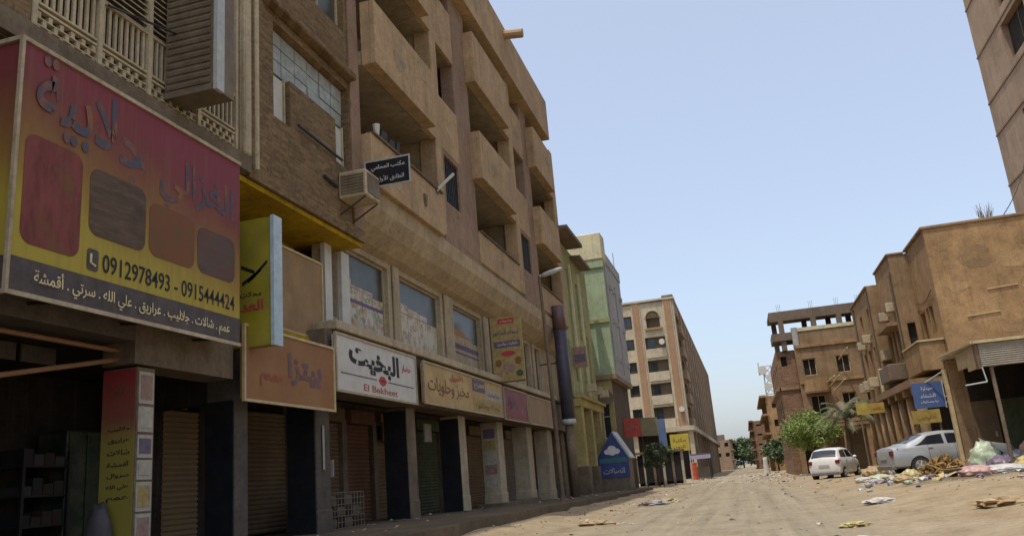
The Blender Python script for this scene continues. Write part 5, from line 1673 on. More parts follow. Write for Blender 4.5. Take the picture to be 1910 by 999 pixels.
def frame_building():
    t = thing('unfinished_building', 'brown building with a bare concrete frame on its roof across the street', 'building', (7, 64, 0.1))
    Y = 62.0
    BD, BR = Ml['brown_plaster_dull'], Ml['red_brick_far']
    holes = [(4.75, 5.65, 6.7, 7.9), (4.9, 5.9, 3.9, 5.3), (7.0, 7.9, 6.7, 7.9), (7.0, 7.9, 3.9, 5.3)]
    holed('y', Y, 0.3, 4.35, 12, 0, 9.9, holes).obj('wall', BD, t)
    for a, b, c, d in holes:
        pane(t, 'y', Y, 0.2, a, b, c, d, Ml['void'], Ml['wood_pale'], (2, 1))
    for z in (6.15, 8.7, 3.3):
        MB().box(4.4, 12, Y - 0.12, Y - 0.001, z, z + 0.22).obj('floor_band', Ml['brown_plaster'], t)
    # brick wing nearer the street
    hw = [(3.35, 3.75, 7.6, 8.3)]
    holed('y', Y + 0.6, 0.3, 3.05, 4.349, 0, 8.7, hw).obj('wing_wall', BR, t)
    pane(t, 'y', Y + 0.6, 0.2, *hw[0], Ml['void'])
    hs = [(64 + k * 3, 65.4 + k * 3, z, z + 1.5) for k in range(4) for z in (3.8, 6.4)]
    holed('x', 3.05, 0.3, Y + 0.901, 76, 0, 8.7, hs).obj('street_wall', BR, t)
    for h in hs:
        pane(t, 'x', 3.05, 0.2, *h, Ml['void'])
    for z in (3.2, 5.9):
        MB().box(2.95, 4.3, Y + 0.5, Y + 0.599, z, z + 0.2).box(2.75, 3.049, Y + 0.5, 76, z, z + 0.2).obj('floor_band', BD, t)
    box('rear_block', Ml['room_wall'], t, 3.36, 12, Y + 0.91, 76, 0, 8.69)
    # parapets and water tank
    MB().box(4.7, 9.0, Y - 0.05, Y + 0.15, 9.901, 10.15).obj('parapet', Ml['cream_wall'], t)
    MB().box(4.36, 4.75, Y - 0.1, Y + 0.5, 8.9, 10.2).obj('parapet', Ml['grey_panel'], t)
    # bare frame
    RC = Ml['raw_concrete']
    box('frame_slab', RC, t, 3.0, 11.5, Y + 0.3, Y + 4.6, 11.25, 11.55)
    MB().box(3.0, 11.5, Y + 0.3, Y + 0.6, 10.85, 11.249).obj('frame_beam', RC, t)
    MB().box(2.98, 5.0, Y + 0.2, Y + 3.0, 9.4, 9.95).obj('frame_slab', RC, t)
    for x in (3.75, 6.0, 7.75, 9.2, 10.9):
        MB().box(x - 0.18, x + 0.18, Y + 0.3, Y + 0.66, 8.7 if x < 4 else 9.9, 10.849).obj('frame_column', RC, t)
        MB().box(x - 0.5, x - 0.14, Y + 4.1, Y + 4.46, 8.7, 11.249).obj('frame_column', RC, t)
        r = MB()
        for k in range(3):
            r.tube((x - 0.1 + k * 0.1, Y + 0.5, 11.55), (x - 0.12 + k * 0.13, Y + 0.5, 12.1), 0.012, 0.012, 4)
        r.obj('rebar', Ml['dark_iron'], t)
    # rounded balcony and sticking-out poles
    m = MB()
    for i in range(10):
        a0, a1 = math.pi + math.pi * i / 10, math.pi + math.pi * (i + 1) / 10
        m.prism([(5.45 + r * math.cos(a), Y + r * 0.7 * math.sin(a), 5.55) for r, a in ((0.75, a0), (0.85, a0), (0.85, a1), (0.75, a1))], (0, 0, 0.85))
    m.obj('balcony_parapet', Ml['brown_plaster'], t)
    MB().prism([(5.45 + 0.84 * math.cos(math.pi + math.pi * i / 10), Y + 0.58 * math.sin(math.pi + math.pi * i / 10), 5.45) for i in range(11)], (0, 0, 0.09)).obj('balcony_floor', BD, t)
    for a, b in (((6.2, 61.9, 5.7), (6.9, 60.6, 6.4)), ((6.5, 61.9, 5.4), (7.2, 60.6, 6.1)), ((6.0, 61.9, 6.0), (6.6, 60.8, 6.4)), ((7.2, 61.9, 7.6), (7.7, 60.6, 8.2))):
        MB().tube(a, b, 0.05).obj('scaffold_pole', Ml['wood_pale'], t)
    # shops at street level
    box('canopy_slab', BD, t, 3.2, 12, 60.8, Y - 0.13, 3.0, 3.2)
    for k in range(4):
        x = 3.5 + k * 1.5
        MB().box(x, x + 0.35, 60.9, 61.25, 0, 2.999).obj('column', BD, t)
        MB().box(x + 0.4, x + 1.4, Y - 0.06, Y - 0.002, 0.1, 2.6).obj('shop_door', Ml[('void', 'shutter_rust', 'shutter_brown', 'void')[k]], t)


frame_building()
t = far_house('terrace_house', 'ochre house with stacked balconies behind the green tree', 2.9, 9, 98, 120, 8.2, Ml['brown_plaster'], 4, -1)
t = far_house('brick_tower', 'plain red brown brick block closing the far end of the street on the right', 1.7, 9, 148, 190, 7.9, Ml['red_brick_far'], 5, -1)


def mast():
    t = thing('lattice_mast', 'pale steel lattice mast with drum antennas above the far roofs', 'mast', (5.2, 140, 0))
    m = MB()
    pts = []
    for dx, dy in ((-1, -1), (1, -1), (1, 1), (-1, 1)):
        pts.append((dx, dy))
    lv = [0, 3, 6, 8, 10, 11.5, 13, 14.5, 16]
    wd = [lerp(1.1, 0.6, z / 16) for z in lv]
    for k in range(len(lv) - 1):
        for i in range(4):
            j = (i + 1) % 4
            p = [Vector((5.2 + pts[q][0] * wd[l], 140 + pts[q][1] * wd[l], lv[l])) for q, l in ((i, k), (i, k + 1), (j, k), (j, k + 1))]
            m.tube(p[0], p[1], 0.07, seg=5).tube(p[0], p[3], 0.045, seg=4).tube(p[2], p[1], 0.045, seg=4).tube(p[1], p[3], 0.045, seg=4)
    m.obj('frame', Ml['pale_metal'], t)
    for x, y, z, r in ((4.4, 139.2, 15.3, 0.7), (5.7, 139.2, 14.0, 0.8), (4.9, 139.2, 12.6, 0.6)):
        MB().tube((x, y, z), (x, y - 0.35, z), r, r, 16).obj('drum_antenna', Ml['white_paint'], t)
    for x in (3.9, 6.3):
        MB().box(x - 0.12, x + 0.12, 139.4, 139.6, 14.6, 16.6).obj('panel_antenna', Ml['white_paint'], t)


mast()


# ------------------------------------------------------------------ trees
def leaf_mat(name, c1, c2):
    t = NT(name)
    n = t.noise(t.pos(), 2.5, 3, 0.6)
    c = t.mix(t.ramp(n, [(0.35, 0.0), (0.65, 1.0)]), c1, c2)
    t.b.inputs['Subsurface Weight'].default_value = 0.0
    return t.out(c, 0.6, 0.25)


Ml['leaf'] = leaf_mat('leaf', (0.13, 0.20, 0.045), (0.28, 0.34, 0.10))
Ml['leaf_far'] = leaf_mat('leaf_far', (0.075, 0.11, 0.05), (0.14, 0.18, 0.085))
Ml['leaf_dry'] = leaf_mat('leaf_dry', (0.13, 0.13, 0.075), (0.24, 0.22, 0.13))
Ml['bark'] = plaster('bark', (0.13, 0.09, 0.055), 0.3, 0.3)


def tree(name, label, x, y, h, rx, rz, cz, mat, n=70, leaf=0.14, per=55, seed=1, group=None):
    r = random.Random(seed)
    z = zg(x, y) - 0.05
    t = thing(name, label, 'tree', (x, y, z), group)
    tr = MB()
    top = Vector((x + r.uniform(-0.1, 0.1), y, z + cz - rz * 0.3))
    tr.tube((x, y, z), top, 0.11 * h / 4, 0.06 * h / 4, 8)
    ends = []
    for k in range(8):
        a = k * 2.4 + r.uniform(-0.4, 0.4)
        e = Vector((x + rx * 0.6 * math.cos(a), y + rx * 0.6 * math.sin(a), z + cz + rz * r.uniform(-0.3, 0.5)))
        s = Vector((x, y, z)).lerp(top, r.uniform(0.55, 1))
        mid = s.lerp(e, 0.5) + Vector((0, 0, 0.15))
        tr.tube(s, mid, 0.045 * h / 4, 0.03 * h / 4, 6).tube(mid, e, 0.03 * h / 4, 0.012, 5)
    tr.obj('trunk', Ml['bark'], t, True)
    m = MB()
    for k in range(n):
        while True:
            d = Vector((r.uniform(-1, 1), r.uniform(-1, 1), r.uniform(-1, 1)))
            if 0.1 < d.length < 1:
                break
        d = d.normalized() * (d.length ** 0.5)
        lump = 0.80 + 0.62 * noise.noise(d * 2.3 + Vector((seed * 3, 1, 2)))
        c = Vector((x + d.x * rx * lump, y + d.y * rx * lump, z + cz + d.z * rz * lump))
        cr = r.uniform(0.14, 0.3) * rx
        for q in range(per):
            p = c + Vector((r.gauss(0, 0.5), r.gauss(0, 0.5), r.gauss(0, 0.38))) * cr
            u = Vector((r.uniform(-1, 1), r.uniform(-1, 1), r.uniform(-0.7, 0.7))).normalized()
            w = u.orthogonal().normalized()
            w = (w * math.cos(q) + u.cross(w) * math.sin(q))
            l = leaf * r.uniform(0.6, 1.3)
            m.poly([p - u * l, p - w * l * 0.4, p + u * l, p + w * l * 0.4])
    m.obj('crown', mat, t)
    return t


tree('street_tree', 'rounded bright green tree behind the white hatchback', 4.05, 57, 4.1, 1.85, 1.15, 2.75, Ml['leaf'], 190, 0.075, 95, 2)
tree('street_tree', 'small dusty tree beside the red banner on the left pavement', -5.9, 58, 3.2, 1.0, 0.85, 2.1, Ml['leaf_far'], 45, 0.12, 50, 3)
tree('far_tree', 'green tree in the gap at the far end of the street on the left', -1.0, 225, 8, 4.2, 3.2, 4.4, Ml['leaf_far'], 90, 0.4, 50, 4)
tree('far_tree', 'smaller green tree in the gap at the far end of the street on the right', 2.4, 235, 6.5, 3.2, 2.4, 3.4, Ml['leaf_far'], 70, 0.4, 50, 5)
tree('far_tree', 'dark green tree standing in front of the terrace house', 3.0, 92, 3.6, 1.5, 1.2, 2.1, Ml['leaf_far'], 60, 0.2, 50, 6)


def palm():
    x, y = 5.5, 50.5
    z = zg(x, y) - 0.05
    t = thing('date_palm', 'drooping grey green palm right of the round tree', 'palm tree', (x, y, z))
    m = MB()
    p = Vector((x, y, z))
    for k in range(6):
        q = p + Vector((0.03, 0, 0.5))
        m.tube(p, q, 0.19 - k * 0.01, 0.16 - k * 0.01, 9)
        p = q
    m.obj('trunk', Ml['bark'], t)
    r = random.Random(6)
    for i in range(34):
        a = i * 2.4
        el = r.uniform(0.35, 1.35)
        d = Vector((math.cos(a) * math.cos(el), math.sin(a) * math.cos(el), math.sin(el)))
        L = r.uniform(1.5, 2.1)
        pts = []
        q = p.copy()
        v = d.copy()
        for s in range(9):
            pts.append(q.copy())
            q = q + v * (L / 8)
            v = (v + Vector((0, 0, -0.24))).normalized()
        f = MB()
        f.path(pts, 0.014, 4)
        for s in range(1, 9):
            ax = (pts[s] - pts[s - 1]).normalized()
            sd = ax.cross(Vector((0, 0, 1))).normalized()
            for h in range(3):
                c = pts[s - 1].lerp(pts[s], h / 3)
                for sg in (-1, 1):
                    tip = c + sd * sg * 0.38 * math.sin(math.pi * (s + h / 3) / 10) + ax * 0.22 - Vector((0, 0, 0.12))
                    f.poly([c, c + ax * 0.05, tip])
        f.obj('frond', Ml['leaf_dry'] if i % 3 else Ml['leaf_far'], t)


palm()


# ------------------------------------------------------------------ cars
def car(name, label, st, L, wheels, rw, glassdef, bodymat, loc, heading, tail, plate=True):
    t = thing(name, label, 'car', (0, 0, 0))

    def par(x):
        x = max(st[0][0], min(st[-1][0], x))
        for a, b in zip(st[:-1], st[1:]):
            if x <= b[0]:
                q = (x - a[0]) / (b[0] - a[0])
                i = st.index(a)
                p0 = st[max(0, i - 1)]
                p3 = st[min(len(st) - 1, i + 2)]
                res = []
                for k in range(1, 6):
                    m0 = (b[k] - p0[k]) / max(1e-6, b[0] - p0[0]) * (b[0] - a[0])
                    m1 = (p3[k] - a[k]) / max(1e-6, p3[0] - a[0]) * (b[0] - a[0])
                    q2, q3 = q * q, q ** 3
                    res.append((2 * q3 - 3 * q2 + 1) * a[k] + (q3 - 2 * q2 + q) * m0 * 0.7 + (-2 * q3 + 3 * q2) * b[k] + (q3 - q2) * m1 * 0.7)
                return res

    def ring(x):
        zb, zs, hw, zt, ht = par(x)
        return [(0, zb), (0.78 * hw, zb), (0.95 * hw, zb + 0.07), (hw, lerp(zb, zs, 0.42)), (0.995 * hw, lerp(zb, zs, 0.7)), (0.97 * hw, zs - 0.05), (0.935 * hw, zs),
                (min(ht + 0.05, 0.93 * hw), max(zt - 0.08, zs + 0.004)), (min(ht, 0.9 * hw), max(zt - 0.035, zs + 0.006)), (ht * 0.75, max(zt - 0.008, zs + 0.01)), (0, max(zt + 0.01, zs + 0.015))]

    def surf(x, s, side):
        rg = ring(x)
        i = min(int(s), len(rg) - 2)
        a, b = rg[i], rg[i + 1]
        q = s - i
        return Vector((x, side * lerp(a[0], b[0], q), lerp(a[1], b[1], q)))

    N = 56
    xs = [lerp(st[0][0], st[-1][0], k / N) for k in range(N + 1)]
    m = MB()
    R_ = []
    for x in xs:
        rg = ring(x)
        full = [(x, -y, z) for y, z in rg] + [(x, y, z) for y, z in reversed(rg[1:-1])]
        R_.append(len(m.v))
        m.v += full
    nr = len(full)
    for a, b in zip(R_[:-1], R_[1:]):
        for i in range(nr):
            j = (i + 1) % nr
            m.f.append((a + i, b + i, b + j, a + j))
    m.f.append(tuple(R_[0] + i for i in range(nr)))
    m.f.append(tuple(R_[-1] + i for i in reversed(range(nr))))
    body = m.obj('body', bodymat, t, True)
    hw = max(s[3] for s in st)
    cut = MB()
    for wx in wheels:
        for sg in (-1, 1):
            cut.tube((wx, sg * (hw - 0.24), rw), (wx, sg * (hw + 0.3), rw), rw * 1.13, rw * 1.13, 24)
    c = cut.obj('cutter', Ml['black_paint'])
    bo = body.modifiers.new('arch', 'BOOLEAN')
    bo.operation = 'DIFFERENCE'
    bo.object = c
    bpy.context.view_layer.update()
    me = bpy.data.meshes.new_from_object(body.evaluated_get(bpy.context.evaluated_depsgraph_get()))
    body.modifiers.clear()
    body.data = me
    bpy.data.objects.remove(c)
    for p in me.polygons:
        p.use_smooth = True
    try:
        me.set_sharp_from_angle(angle=math.radians(38))
    except Exception:
        pass
    for nm, kind, (xa0, xa1, xb0, xb1, s0, s1) in glassdef:
        for sd in ((-1, 1) if kind == 'side' else (0,)):
            g = MB()
            NU, NV = 8, 8
            for iu in range(NU + 1):
                for iv in range(NV + 1):
                    if kind == 'side':
                        s = lerp(s0, s1, iv / NV)
                        x = lerp(lerp(xa0, xb0, iv / NV), lerp(xa1, xb1, iv / NV), iu / NU)
                        p = surf(x, s, sd) + Vector((0, sd * 0.008, 0.003))
                    else:
                        x = lerp(xa0, xa1, iu / NU)
                        w = lerp(-1, 1, iv / NV)
                        s = lerp(10, s0, abs(w))
                        p = surf(x, min(s, 9.999), 1 if w > 0 else -1) + Vector((0.006 * (1 if xa0 > 0 else -1), 0, 0.008))
                    g.v.append(tuple(p))
            for iu in range(NU):
                for iv in range(NV):
                    a = iu * (NV + 1) + iv
                    g.f.append((a, a + 1, a + NV + 2, a + NV + 1))
            g.obj(nm, Ml['car_glass'], t, True)
    # wheels
    for wx in wheels:
        for sg in (-1, 1):
            y = sg * (hw - 0.12)
            w = MB().tube((wx, y - 0.09, rw), (wx, y + 0.09, rw), rw, rw, 28)
            wo = w.obj('wheel', Ml['tyre'], t)
            yo = y + sg * 0.091
            rim = MB()
            rim.tube((wx, yo, rw), (wx, yo + sg * 0.012, rw), rw * 0.64, rw * 0.6, 20)
            rim.obj('rim', Ml['rim'], wo)
            sp = MB()
            for k in range(5):
                a = k * 2 * math.pi / 5
                sp.tube((wx, yo + sg * 0.02, rw), (wx + rw * 0.55 * math.cos(a), yo + sg * 0.015, rw + rw * 0.55 * math.sin(a)), 0.025, 0.03, 5)
            sp.obj('spokes', Ml['pale_metal'], wo)
    x0 = st[0][0]
    # tail lamps, plate, bumper strip, mirrors, handles, door seams
    for sg in (-1, 1):
        g = MB()
        for a in tail:
            p = [surf(x, s, sg) + Vector((-0.012, sg * 0.012, 0)) for x, s in a]
            g.poly(p)
        q = par(x0 + 0.1)
        g.box(x0 - 0.012, x0 + 0.15, sg * (q[2] - 0.22), sg * (q[2] - 0.02), q[1] - 0.24, q[1] - 0.06)
        bevel(g.obj('tail_lamp', Ml['lamp_red'], t), 0.02)
        q = surf(wheels[1] - 0.55, 6.1, sg)
        mb = blob(tuple(q + Vector((0, sg * 0.09, 0.05))), 0.09, 1, 0.02, (0.8, 1.1, 0.8), 2)
        mb.obj('side_mirror', bodymat, t, True)
        for hx in (wheels[0] + 0.45, lerp(wheels[0], wheels[1], 0.62)):
            q = surf(hx, 5.1, sg)
            MB().box(q.x - 0.08, q.x + 0.08, q.y - 0.012 + sg * 0.012, q.y + 0.012 + sg * 0.012, q.z - 0.015, q.z + 0.015).obj('door_handle', bodymat, t)
        for hx in (wheels[0] + 0.38, lerp(wheels[0], wheels[1], 0.5), wheels[1] - 0.42):
            sm = MB()
            prev = None
            for k in range(9):
                s = lerp(2.6, 6.2, k / 8)
                p = surf(hx, s, sg) + Vector((0, sg * 0.003, 0))
                if prev is not None:
                    sm.tube(prev, p, 0.006, 0.006, 4)
                prev = p
            sm.obj('door_seam', Ml['dark_iron'], t)
    bz = par(x0 + 0.06)[0]
    bevel(box('rear_bumper', Ml['bumper'], t, x0 - 0.03, x0 + 0.16, -hw * 0.8, hw * 0.8, bz - 0.06, bz + 0.1), 0.03)
    MB().box(x0 - 0.03, x0 - 0.02, -0.26, 0.26, 0.60, 0.71).obj('licence_plate', Ml['pale_metal'], t)
    t.location = loc
    t.rotation_euler = (0, 0, heading)
    return t


Ml['car_glass'] = glass('car_glass', (0.018, 0.02, 0.03), 0.06, 0.6)
Ml['tyre'] = paint('tyre', (0.022, 0.02, 0.019), 0.85, 0.3, 8, dirt=0.3)
Ml['rim'] = paint('rim', (0.20, 0.19, 0.18), 0.45, 0.2, 6)
Ml['lamp_red'] = paint('lamp_red', (0.15, 0.022, 0.02), 0.2, 0.2)
Ml['bumper'] = paint('bumper', (0.16, 0.155, 0.15), 0.6, 0.2)
Ml['car_silver'] = paint('car_silver', (0.40, 0.42, 0.43), 0.32, 0.08, 1.5, 0.5, 0.35, dirt=0.35, dirtc=(0.36, 0.28, 0.18))
Ml['car_white'] = paint('car_white', (0.70, 0.69, 0.66), 0.35, 0.06, 1.5, 0.5, 0.0, dirt=0.25, dirtc=(0.42, 0.34, 0.24))

SEDAN = [(-2.25, 0.38, 0.80, 0.60, 0.84, 0.46), (-2.17, 0.28, 0.95, 0.76, 1.00, 0.58), (-1.8, 0.27, 0.97, 0.83, 1.06, 0.63), (-1.4, 0.25, 0.97, 0.85, 1.22, 0.62), (-0.85, 0.22, 0.95, 0.86, 1.42, 0.60),
         (-0.2, 0.22, 0.93, 0.87, 1.47, 0.60), (0.35, 0.22, 0.93, 0.87, 1.44, 0.58), (0.7, 0.22, 0.92, 0.87, 1.32, 0.60), (1.25, 0.22, 0.91, 0.86, 0.99, 0.64), (1.8, 0.25, 0.83, 0.83, 0.87, 0.60), (2.15, 0.31, 0.70, 0.73, 0.73, 0.48), (2.25, 0.44, 0.60, 0.56, 0.62, 0.34)]
HATCH = [(-1.80, 0.36, 0.84, 0.56, 0.86, 0.46), (-1.75, 0.28, 0.95, 0.74, 1.00, 0.60), (-1.62, 0.24, 0.98, 0.78, 1.19, 0.58), (-1.30, 0.24, 0.96, 0.79, 1.42, 0.56), (-0.5, 0.22, 0.94, 0.80, 1.50, 0.57),
         (0.2, 0.22, 0.93, 0.80, 1.47, 0.55), (0.5, 0.22, 0.92, 0.80, 1.37, 0.56), (1.1, 0.22, 0.90, 0.79, 0.99, 0.60), (1.48, 0.26, 0.81, 0.76, 0.85, 0.54), (1.74, 0.34, 0.67, 0.65, 0.70, 0.42), (1.80, 0.45, 0.60, 0.50, 0.62, 0.30)]
car('sedan', 'dusty silver sedan parked nose in under the shop canopy', SEDAN, 4.5, (-1.32, 1.35), 0.31,
    [('side_window', 'side', (-1.4, -0.34, -0.85, -0.34, 6.18, 6.92)), ('side_window', 'side', (-0.22, 0.95, -0.22, 0.45, 6.18, 6.92)), ('rear_window', 'top', (-1.62, -0.95, 0, 0, 8.3, 10)), ('windscreen', 'top', (0.55, 1.12, 0, 0, 8.3, 10))],
    Ml['car_silver'], (6.95, 33.9, 0.2), math.radians(14), [[(-2.2, 5.0), (-2.2, 6.0), (-1.98, 6.0), (-1.98, 5.0)]])
car('hatchback', 'white hatchback parked askew on the sandy verge seen from behind', HATCH, 3.6, (-1.15, 1.2), 0.29,
    [('side_window', 'side', (-1.35, -0.5, -1.18, -0.5, 6.18, 6.92)), ('side_window', 'side', (-0.4, 0.85, -0.4, 0.4, 6.18, 6.92)), ('rear_window', 'top', (-1.71, -1.38, 0, 0, 8.0, 10)), ('windscreen', 'top', (0.35, 1.0, 0, 0, 8.3, 10))],
    Ml['car_white'], (4.2, 45.4, 0.0), math.radians(90 - 22), [[(-1.74, 4.6), (-1.74, 6.0), (-1.58, 6.0), (-1.58, 4.6)]])


# ------------------------------------------------------------------ rubbish
def plastic(name, col, rough=0.4):
    return paint(name, mul(col, 0.85), rough, 0.3, 4, 0.4, 0, dirt=0.55, dirtc=(0.24, 0.175, 0.10))


PL = {'pale green': plastic('plastic_pale_green', (0.50, 0.60, 0.42)), 'white': plastic('plastic_white', (0.66, 0.64, 0.60)), 'pink': plastic('plastic_pink', (0.60, 0.36, 0.33)),
      'blue': plastic('plastic_blue', (0.33, 0.44, 0.50)), 'black': plastic('plastic_black', (0.02, 0.02, 0.022)), 'tan': plastic('plastic_tan', (0.45, 0.31, 0.15)),
      'yellow': plastic('plastic_yellow', (0.52, 0.42, 0.17)), 'violet': plastic('plastic_violet', (0.17, 0.12, 0.20)), 'grey': plastic('plastic_grey', (0.40, 0.37, 0.36))}


def rubbish():
    bags = [
        (7.2, 29.6, 0.5, 'pale green', (0.95, 0.8, 1.1), 'tall pale green bag leaning at the front of the rubbish heap'),
        (7.75, 28.9, 0.50, 'white', (1.3, 0.9, 0.55), 'flattened white sack spilling beside the pale green bag'),
        (8.5, 28.6, 0.60, 'pink', (1, 0.9, 0.95), 'round pink bag at the foot of the canopy post'),
        (8.25, 29.9, 0.50, 'blue', (1.2, 1, 0.7), 'light blue bag in the middle of the rubbish heap'),
        (7.7, 27.0, 0.42, 'black', (1.3, 1, 0.6), 'black bag squashed low in the heap below the light blue bag'),
        (7.05, 27.5, 0.40, 'violet', (1, 1, 0.6), 'dark violet bag between the white sack and the black bag'),
        (7.55, 25.9, 0.45, 'yellow', (1.2, 1, 0.6), 'dull yellow sack at the right edge of the rubbish heap'),
        (6.6, 25.6, 0.42, 'white', (1.6, 1, 0.32), 'torn white sheet bag lying in front of the heap'),
        (5.6, 24.3, 0.34, 'pink', (1.2, 1, 0.5), 'small pale pink bag lying alone on the dark patch'),
        (8.9, 30.3, 0.55, 'grey', (1, 1, 0.9), 'grey bag at the back of the heap under the canopy'),
        (6.3, 28.6, 0.32, 'violet', (1.4, 1, 0.5), 'flat violet bag beside the brush heap'),
        (4.35, 26.0, 0.27, 'yellow', (1, 0.9, 0.7), 'cream bag at the left end of the brush heap'),
        (4.0, 25.2, 0.22, 'tan', (1.2, 1, 0.5), 'low tan bag in front of the sedan wheel'),
        (4.05, 29.6, 0.24, 'pale green', (1.3, 1, 0.5), 'crumpled pale bag behind the sedan boot'),
        (3.6, 30.3, 0.22, 'white', (1.2, 1, 0.5), 'small white bag left of the sedan boot'),
        (5.3, 40.2, 0.45, 'tan', (1.2, 1, 0.6), 'tan sack beside the hatchback side'),
        (5.9, 41.3, 0.42, 'white', (1.2, 1, 0.6), 'white sack between the hatchback and the arcade'),
        (6.2, 38.6, 0.40, 'grey', (1.2, 1, 0.6), 'grey sack on the verge between the two cars'),
    ]
    for k, (x, y, r, c, sq, lab) in enumerate(bags):
        m = blob((x, y, zg(x, y) + r * sq[2] * 0.52), r, k + 2, 0.22, sq, 4, 0.12, 2.6)
        tag(m.obj('rubbish_bag', PL[c], None, True), lab, 'bag', 'rubbish bags on the right verge')
    # heap of dry brush and cardboard
    r = random.Random(31)
    t = thing('brush_heap', 'heap of dry brown brush and torn cardboard in front of the silver sedan', 'heap', (5.3, 26.2, 0.3))
    m = MB()
    for i in range(420):
        a, q = r.uniform(0, 6.28), math.sqrt(r.random())
        x, y = 5.3 + 0.72 * q * math.cos(a), 26.3 + 0.5 * q * math.sin(a)
        h = 0.5 * (1 - q * q) * r.uniform(0.3, 1.1)
        p = Vector((x, y, zg(x, y) + h))
        d = Vector((r.uniform(-1, 1), r.uniform(-1, 1), r.uniform(-0.2, 0.9))).normalized() * r.uniform(0.08, 0.26)
        w = d.orthogonal().normalized() * r.uniform(0.01, 0.07)
        m.poly([p - d - w, p + d - w * 0.5, p + d + w * 0.5, p - d + w])
    m.obj('dry_brush', plaster('dry_brush', (0.30, 0.175, 0.055), 0.4, 0.3, scale=3), t)
    for i in range(9):
        x, y = 5.3 + r.uniform(-0.6, 0.6), 26.1 + r.uniform(-0.5, 0.4)
        z = zg(x, y) + r.uniform(0.03, 0.28)
        u = Vector((r.uniform(-1, 1), r.uniform(-0.5, 0.5), r.uniform(-0.3, 0.6))).normalized() * r.uniform(0.15, 0.35)
        v = u.cross(Vector((r.uniform(-0.6, 0.6), 0.5, 1.2))).normalized() * r.uniform(0.1, 0.25)
        p = Vector((x, y, z))
        MB().prism([p - u - v, p + u - v, p + u + v, p - u + v], u.cross(v).normalized() * 0.012).obj('cardboard', Ml['wood_pale'] if i % 3 == 0 else Ml['shutter_tan'], t)
    # a few larger crumpled sheets on the road
    for (x, y, s, c, lab) in ((2.55, 19.3, 0.26, 'white', 'crumpled white paper on the road left of the dark patch'), (1.45, 14.4, 0.18, 'yellow', 'creased cream wrapper on the near road'),
                              (3.55, 14.2, 0.3, 'tan', 'flattened cardboard scrap at the lower right'), (1.3, 12.0, 0.2, 'white', 'small white scrap nearest the camera'),
                              (-3.6, 19.8, 0.30, 'tan', 'pale cloth scrap on the edge of the building shadow'), (-3.2, 28.8, 0.40, 'grey', 'dark grey rag on the left side of the road'),
                              (-2.9, 30.6, 0.34, 'yellow', 'cream scrap beside the dark grey rag'), (-9.0, 21.2, 0.30, 'yellow', 'crumpled cream paper on the pavement before the black pier')):
        b = blob((x, y, zg(x, y) + 0.03 if x > -6 else piece(LEFT, y) + 0.05), s, x * 3 + y, 0.55, (1.2, 0.8, 0.28), 3, 0, 3.0)
        tag(b.obj('litter_scrap', PL[c]), lab, 'litter', 'larger scraps of litter')
    # loose rubbish packed round the heap
    for c in PL:
        m = MB()
        for i in range(34):
            if r.random() < 0.7:
                x, y = r.gauss(7.0, 1.0), r.gauss(27.0, 1.6)
            else:
                x, y = r.gauss(4.6, 0.7), r.gauss(27, 2.0)
            q = r.uniform(0.05, 0.17)
            b = blob((x, y, zg(x, y) + q * 0.3), q, i * 1.3 + len(c), 0.6, (r.uniform(0.7, 1.6), 1, r.uniform(0.3, 0.8)), 1)
            k = len(m.v)
            m.v += b.v
            m.f += [tuple(j + k for j in fc) for fc in b.f]
        o = m.obj('loose_rubbish', PL[c])
        o['kind'] = 'stuff'
        o['label'] = c + ' scraps of loose rubbish packed round the heap'
    # fine litter
    cols = ['white', 'tan', 'yellow', 'grey', 'pink', 'blue', 'black']
    for c in cols:
        m = MB()
        for i in range(95):
            k = r.random()
            if k < 0.22:
                x, y = r.gauss(4.5, 1.6), r.uniform(20, 46)
            elif k < 0.58:
                x, y = r.gauss(2.0, 1.6), r.uniform(46, 85)
            elif k < 0.75:
                x, y = r.gauss(-4.0, 0.9), r.uniform(16, 80)
            elif k < 0.85:
                x, y = r.uniform(-9.5, -6.2), r.uniform(14, 45)
            else:
                x, y = r.uniform(-4, 7), r.uniform(9, 60)
            z = (piece(LEFT, y) if x < -6.2 else zg(x, y)) + 0.012
            s = r.uniform(0.015, 0.055) * (1 + y / 45)
            p = Vector((x, y, z))
            a = r.uniform(0, 6.28)
            u = Vector((math.cos(a), math.sin(a), r.uniform(-0.1, 0.3))) * s
            v = Vector((-math.sin(a), math.cos(a), r.uniform(-0.1, 0.4))) * s * r.uniform(0.4, 1)
            q = p + Vector((0, 0, s * r.uniform(0.1, 0.6)))
            m.poly([p - u - v, p + u - v, q])
            m.poly([p + u - v, p + u + v, q])
            m.poly([p + u + v, p - u + v, q])
        o = m.obj('litter', PL[c])
        o['kind'] = 'stuff'
        o['label'] = c + ' scraps of fine litter strewn over the street'
    # pebbles and lumps of rubble
    m = MB()
    for i in range(420):
        x = r.choice([r.gauss(-4.6, 0.7), r.gauss(5.5, 1.8), r.uniform(-5, 8)])
        y = 8 + 60 * r.random() ** 1.5
        s = r.uniform(0.008, 0.032) * (1 + y / 50)
        z = zg(x, y)
        k = len(m.v)
        for dx, dy, dz in ((1, 0, 0), (0, 1, 0), (-1, 0, 0), (0, -1, 0), (0, 0, 0.8)):
            m.v.append((x + dx * s * r.uniform(0.6, 1.3), y + dy * s * r.uniform(0.6, 1.3), z + dz * s))
        for q in range(4):
            m.f.append((k + q, k + (q + 1) % 4, k + 4))
    o = m.obj('rubble', Ml['concrete'])
    o['kind'] = 'stuff'
    o['label'] = 'pebbles and crumbs of rubble on the sand'


rubbish()


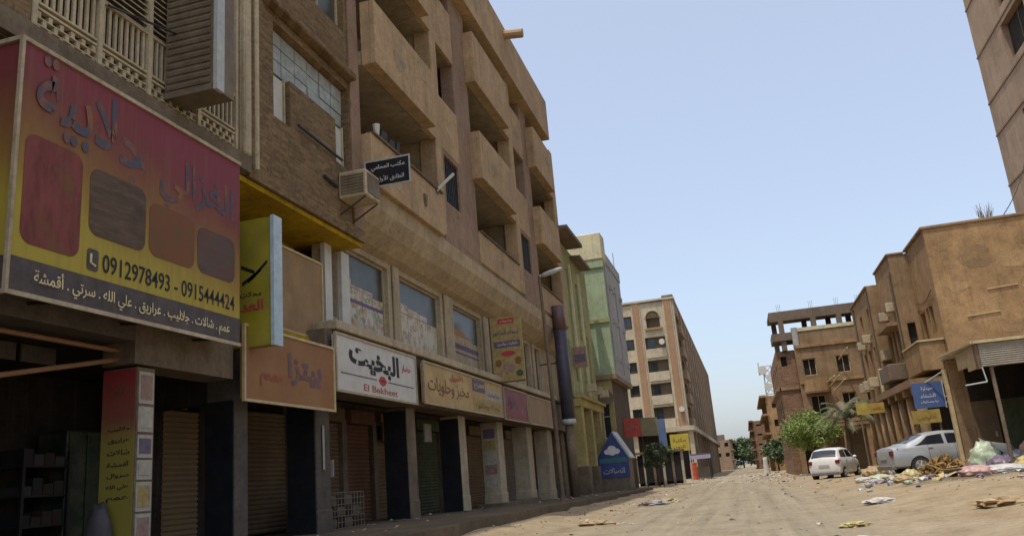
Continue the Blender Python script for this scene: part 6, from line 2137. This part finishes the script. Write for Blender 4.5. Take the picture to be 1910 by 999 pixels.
# ------------------------------------------------------------------ a far pedestrian
def pedestrian(x, y, face):
    z = zg(x, y)
    t = thing('person', 'person in a long white robe walking far down the street', 'person', (x, y, z))
    J = [((0, 0, 0.95), 0.13), ((0, 0, 1.2), 0.14), ((0, 0, 1.42), 0.15), ((0, 0, 1.5), 0.06), ((0, 0.01, 1.62), 0.10), ((0, 0.01, 1.74), 0.08),
         ((0.09, 0, 0.9), 0.09), ((0.1, 0.12, 0.5), 0.065), ((0.1, 0.1, 0.08), 0.045), ((0.1, 0.22, 0.04), 0.04),
         ((-0.09, 0, 0.9), 0.09), ((-0.1, -0.08, 0.5), 0.065), ((-0.1, -0.2, 0.1), 0.045), ((-0.1, -0.09, 0.05), 0.04),
         ((0.2, 0, 1.4), 0.06), ((0.25, -0.06, 1.12), 0.045), ((0.24, 0.08, 0.88), 0.035), ((-0.2, 0, 1.4), 0.06), ((-0.25, 0.05, 1.12), 0.045), ((-0.24, 0.2, 0.9), 0.035)]
    E_ = [(0, 1), (1, 2), (2, 3), (3, 4), (4, 5), (0, 6), (6, 7), (7, 8), (8, 9), (0, 10), (10, 11), (11, 12), (12, 13), (2, 14), (14, 15), (15, 16), (2, 17), (17, 18), (18, 19)]
    me = bpy.data.meshes.new('body')
    me.from_pydata([j[0] for j in J], E_, [])
    o = bpy.data.objects.new('body', me)
    COL.objects.link(o)
    o.modifiers.new('skin', 'SKIN')
    for v, j in zip(me.skin_vertices[0].data, J):
        v.radius = (j[1], j[1])
    me.skin_vertices[0].data[0].use_root = True
    o.modifiers.new('sub', 'SUBSURF').levels = 1
    bpy.context.view_layer.update()
    m2 = bpy.data.meshes.new_from_object(o.evaluated_get(bpy.context.evaluated_depsgraph_get()))
    o.modifiers.clear()
    o.data = m2
    m2.materials.append(paint('skin', (0.09, 0.05, 0.03), 0.6))
    o.parent = t
    rb = MB()
    prof = [(1.46, 0.10, 0.08), (1.40, 0.22, 0.12), (1.15, 0.20, 0.13), (0.9, 0.20, 0.15), (0.5, 0.22, 0.2), (0.16, 0.25, 0.24)]
    n = 14
    for zz, a, b in prof:
        for i in range(n):
            q = 2 * math.pi * i / n
            rb.v.append((a * math.cos(q), b * math.sin(q), zz))
    for k in range(len(prof) - 1):
        for i in range(n):
            j = (i + 1) % n
            rb.f.append((k * n + i, k * n + j, (k + 1) * n + j, (k + 1) * n + i))
    me = bpy.data.meshes.new('robe')
    me.from_pydata(rb.v, [], rb.f)
    link('robe', me, Ml['white_paint'], t, True)
    t.rotation_euler = (0, 0, face)


pedestrian(1.35, 70, 0.4)
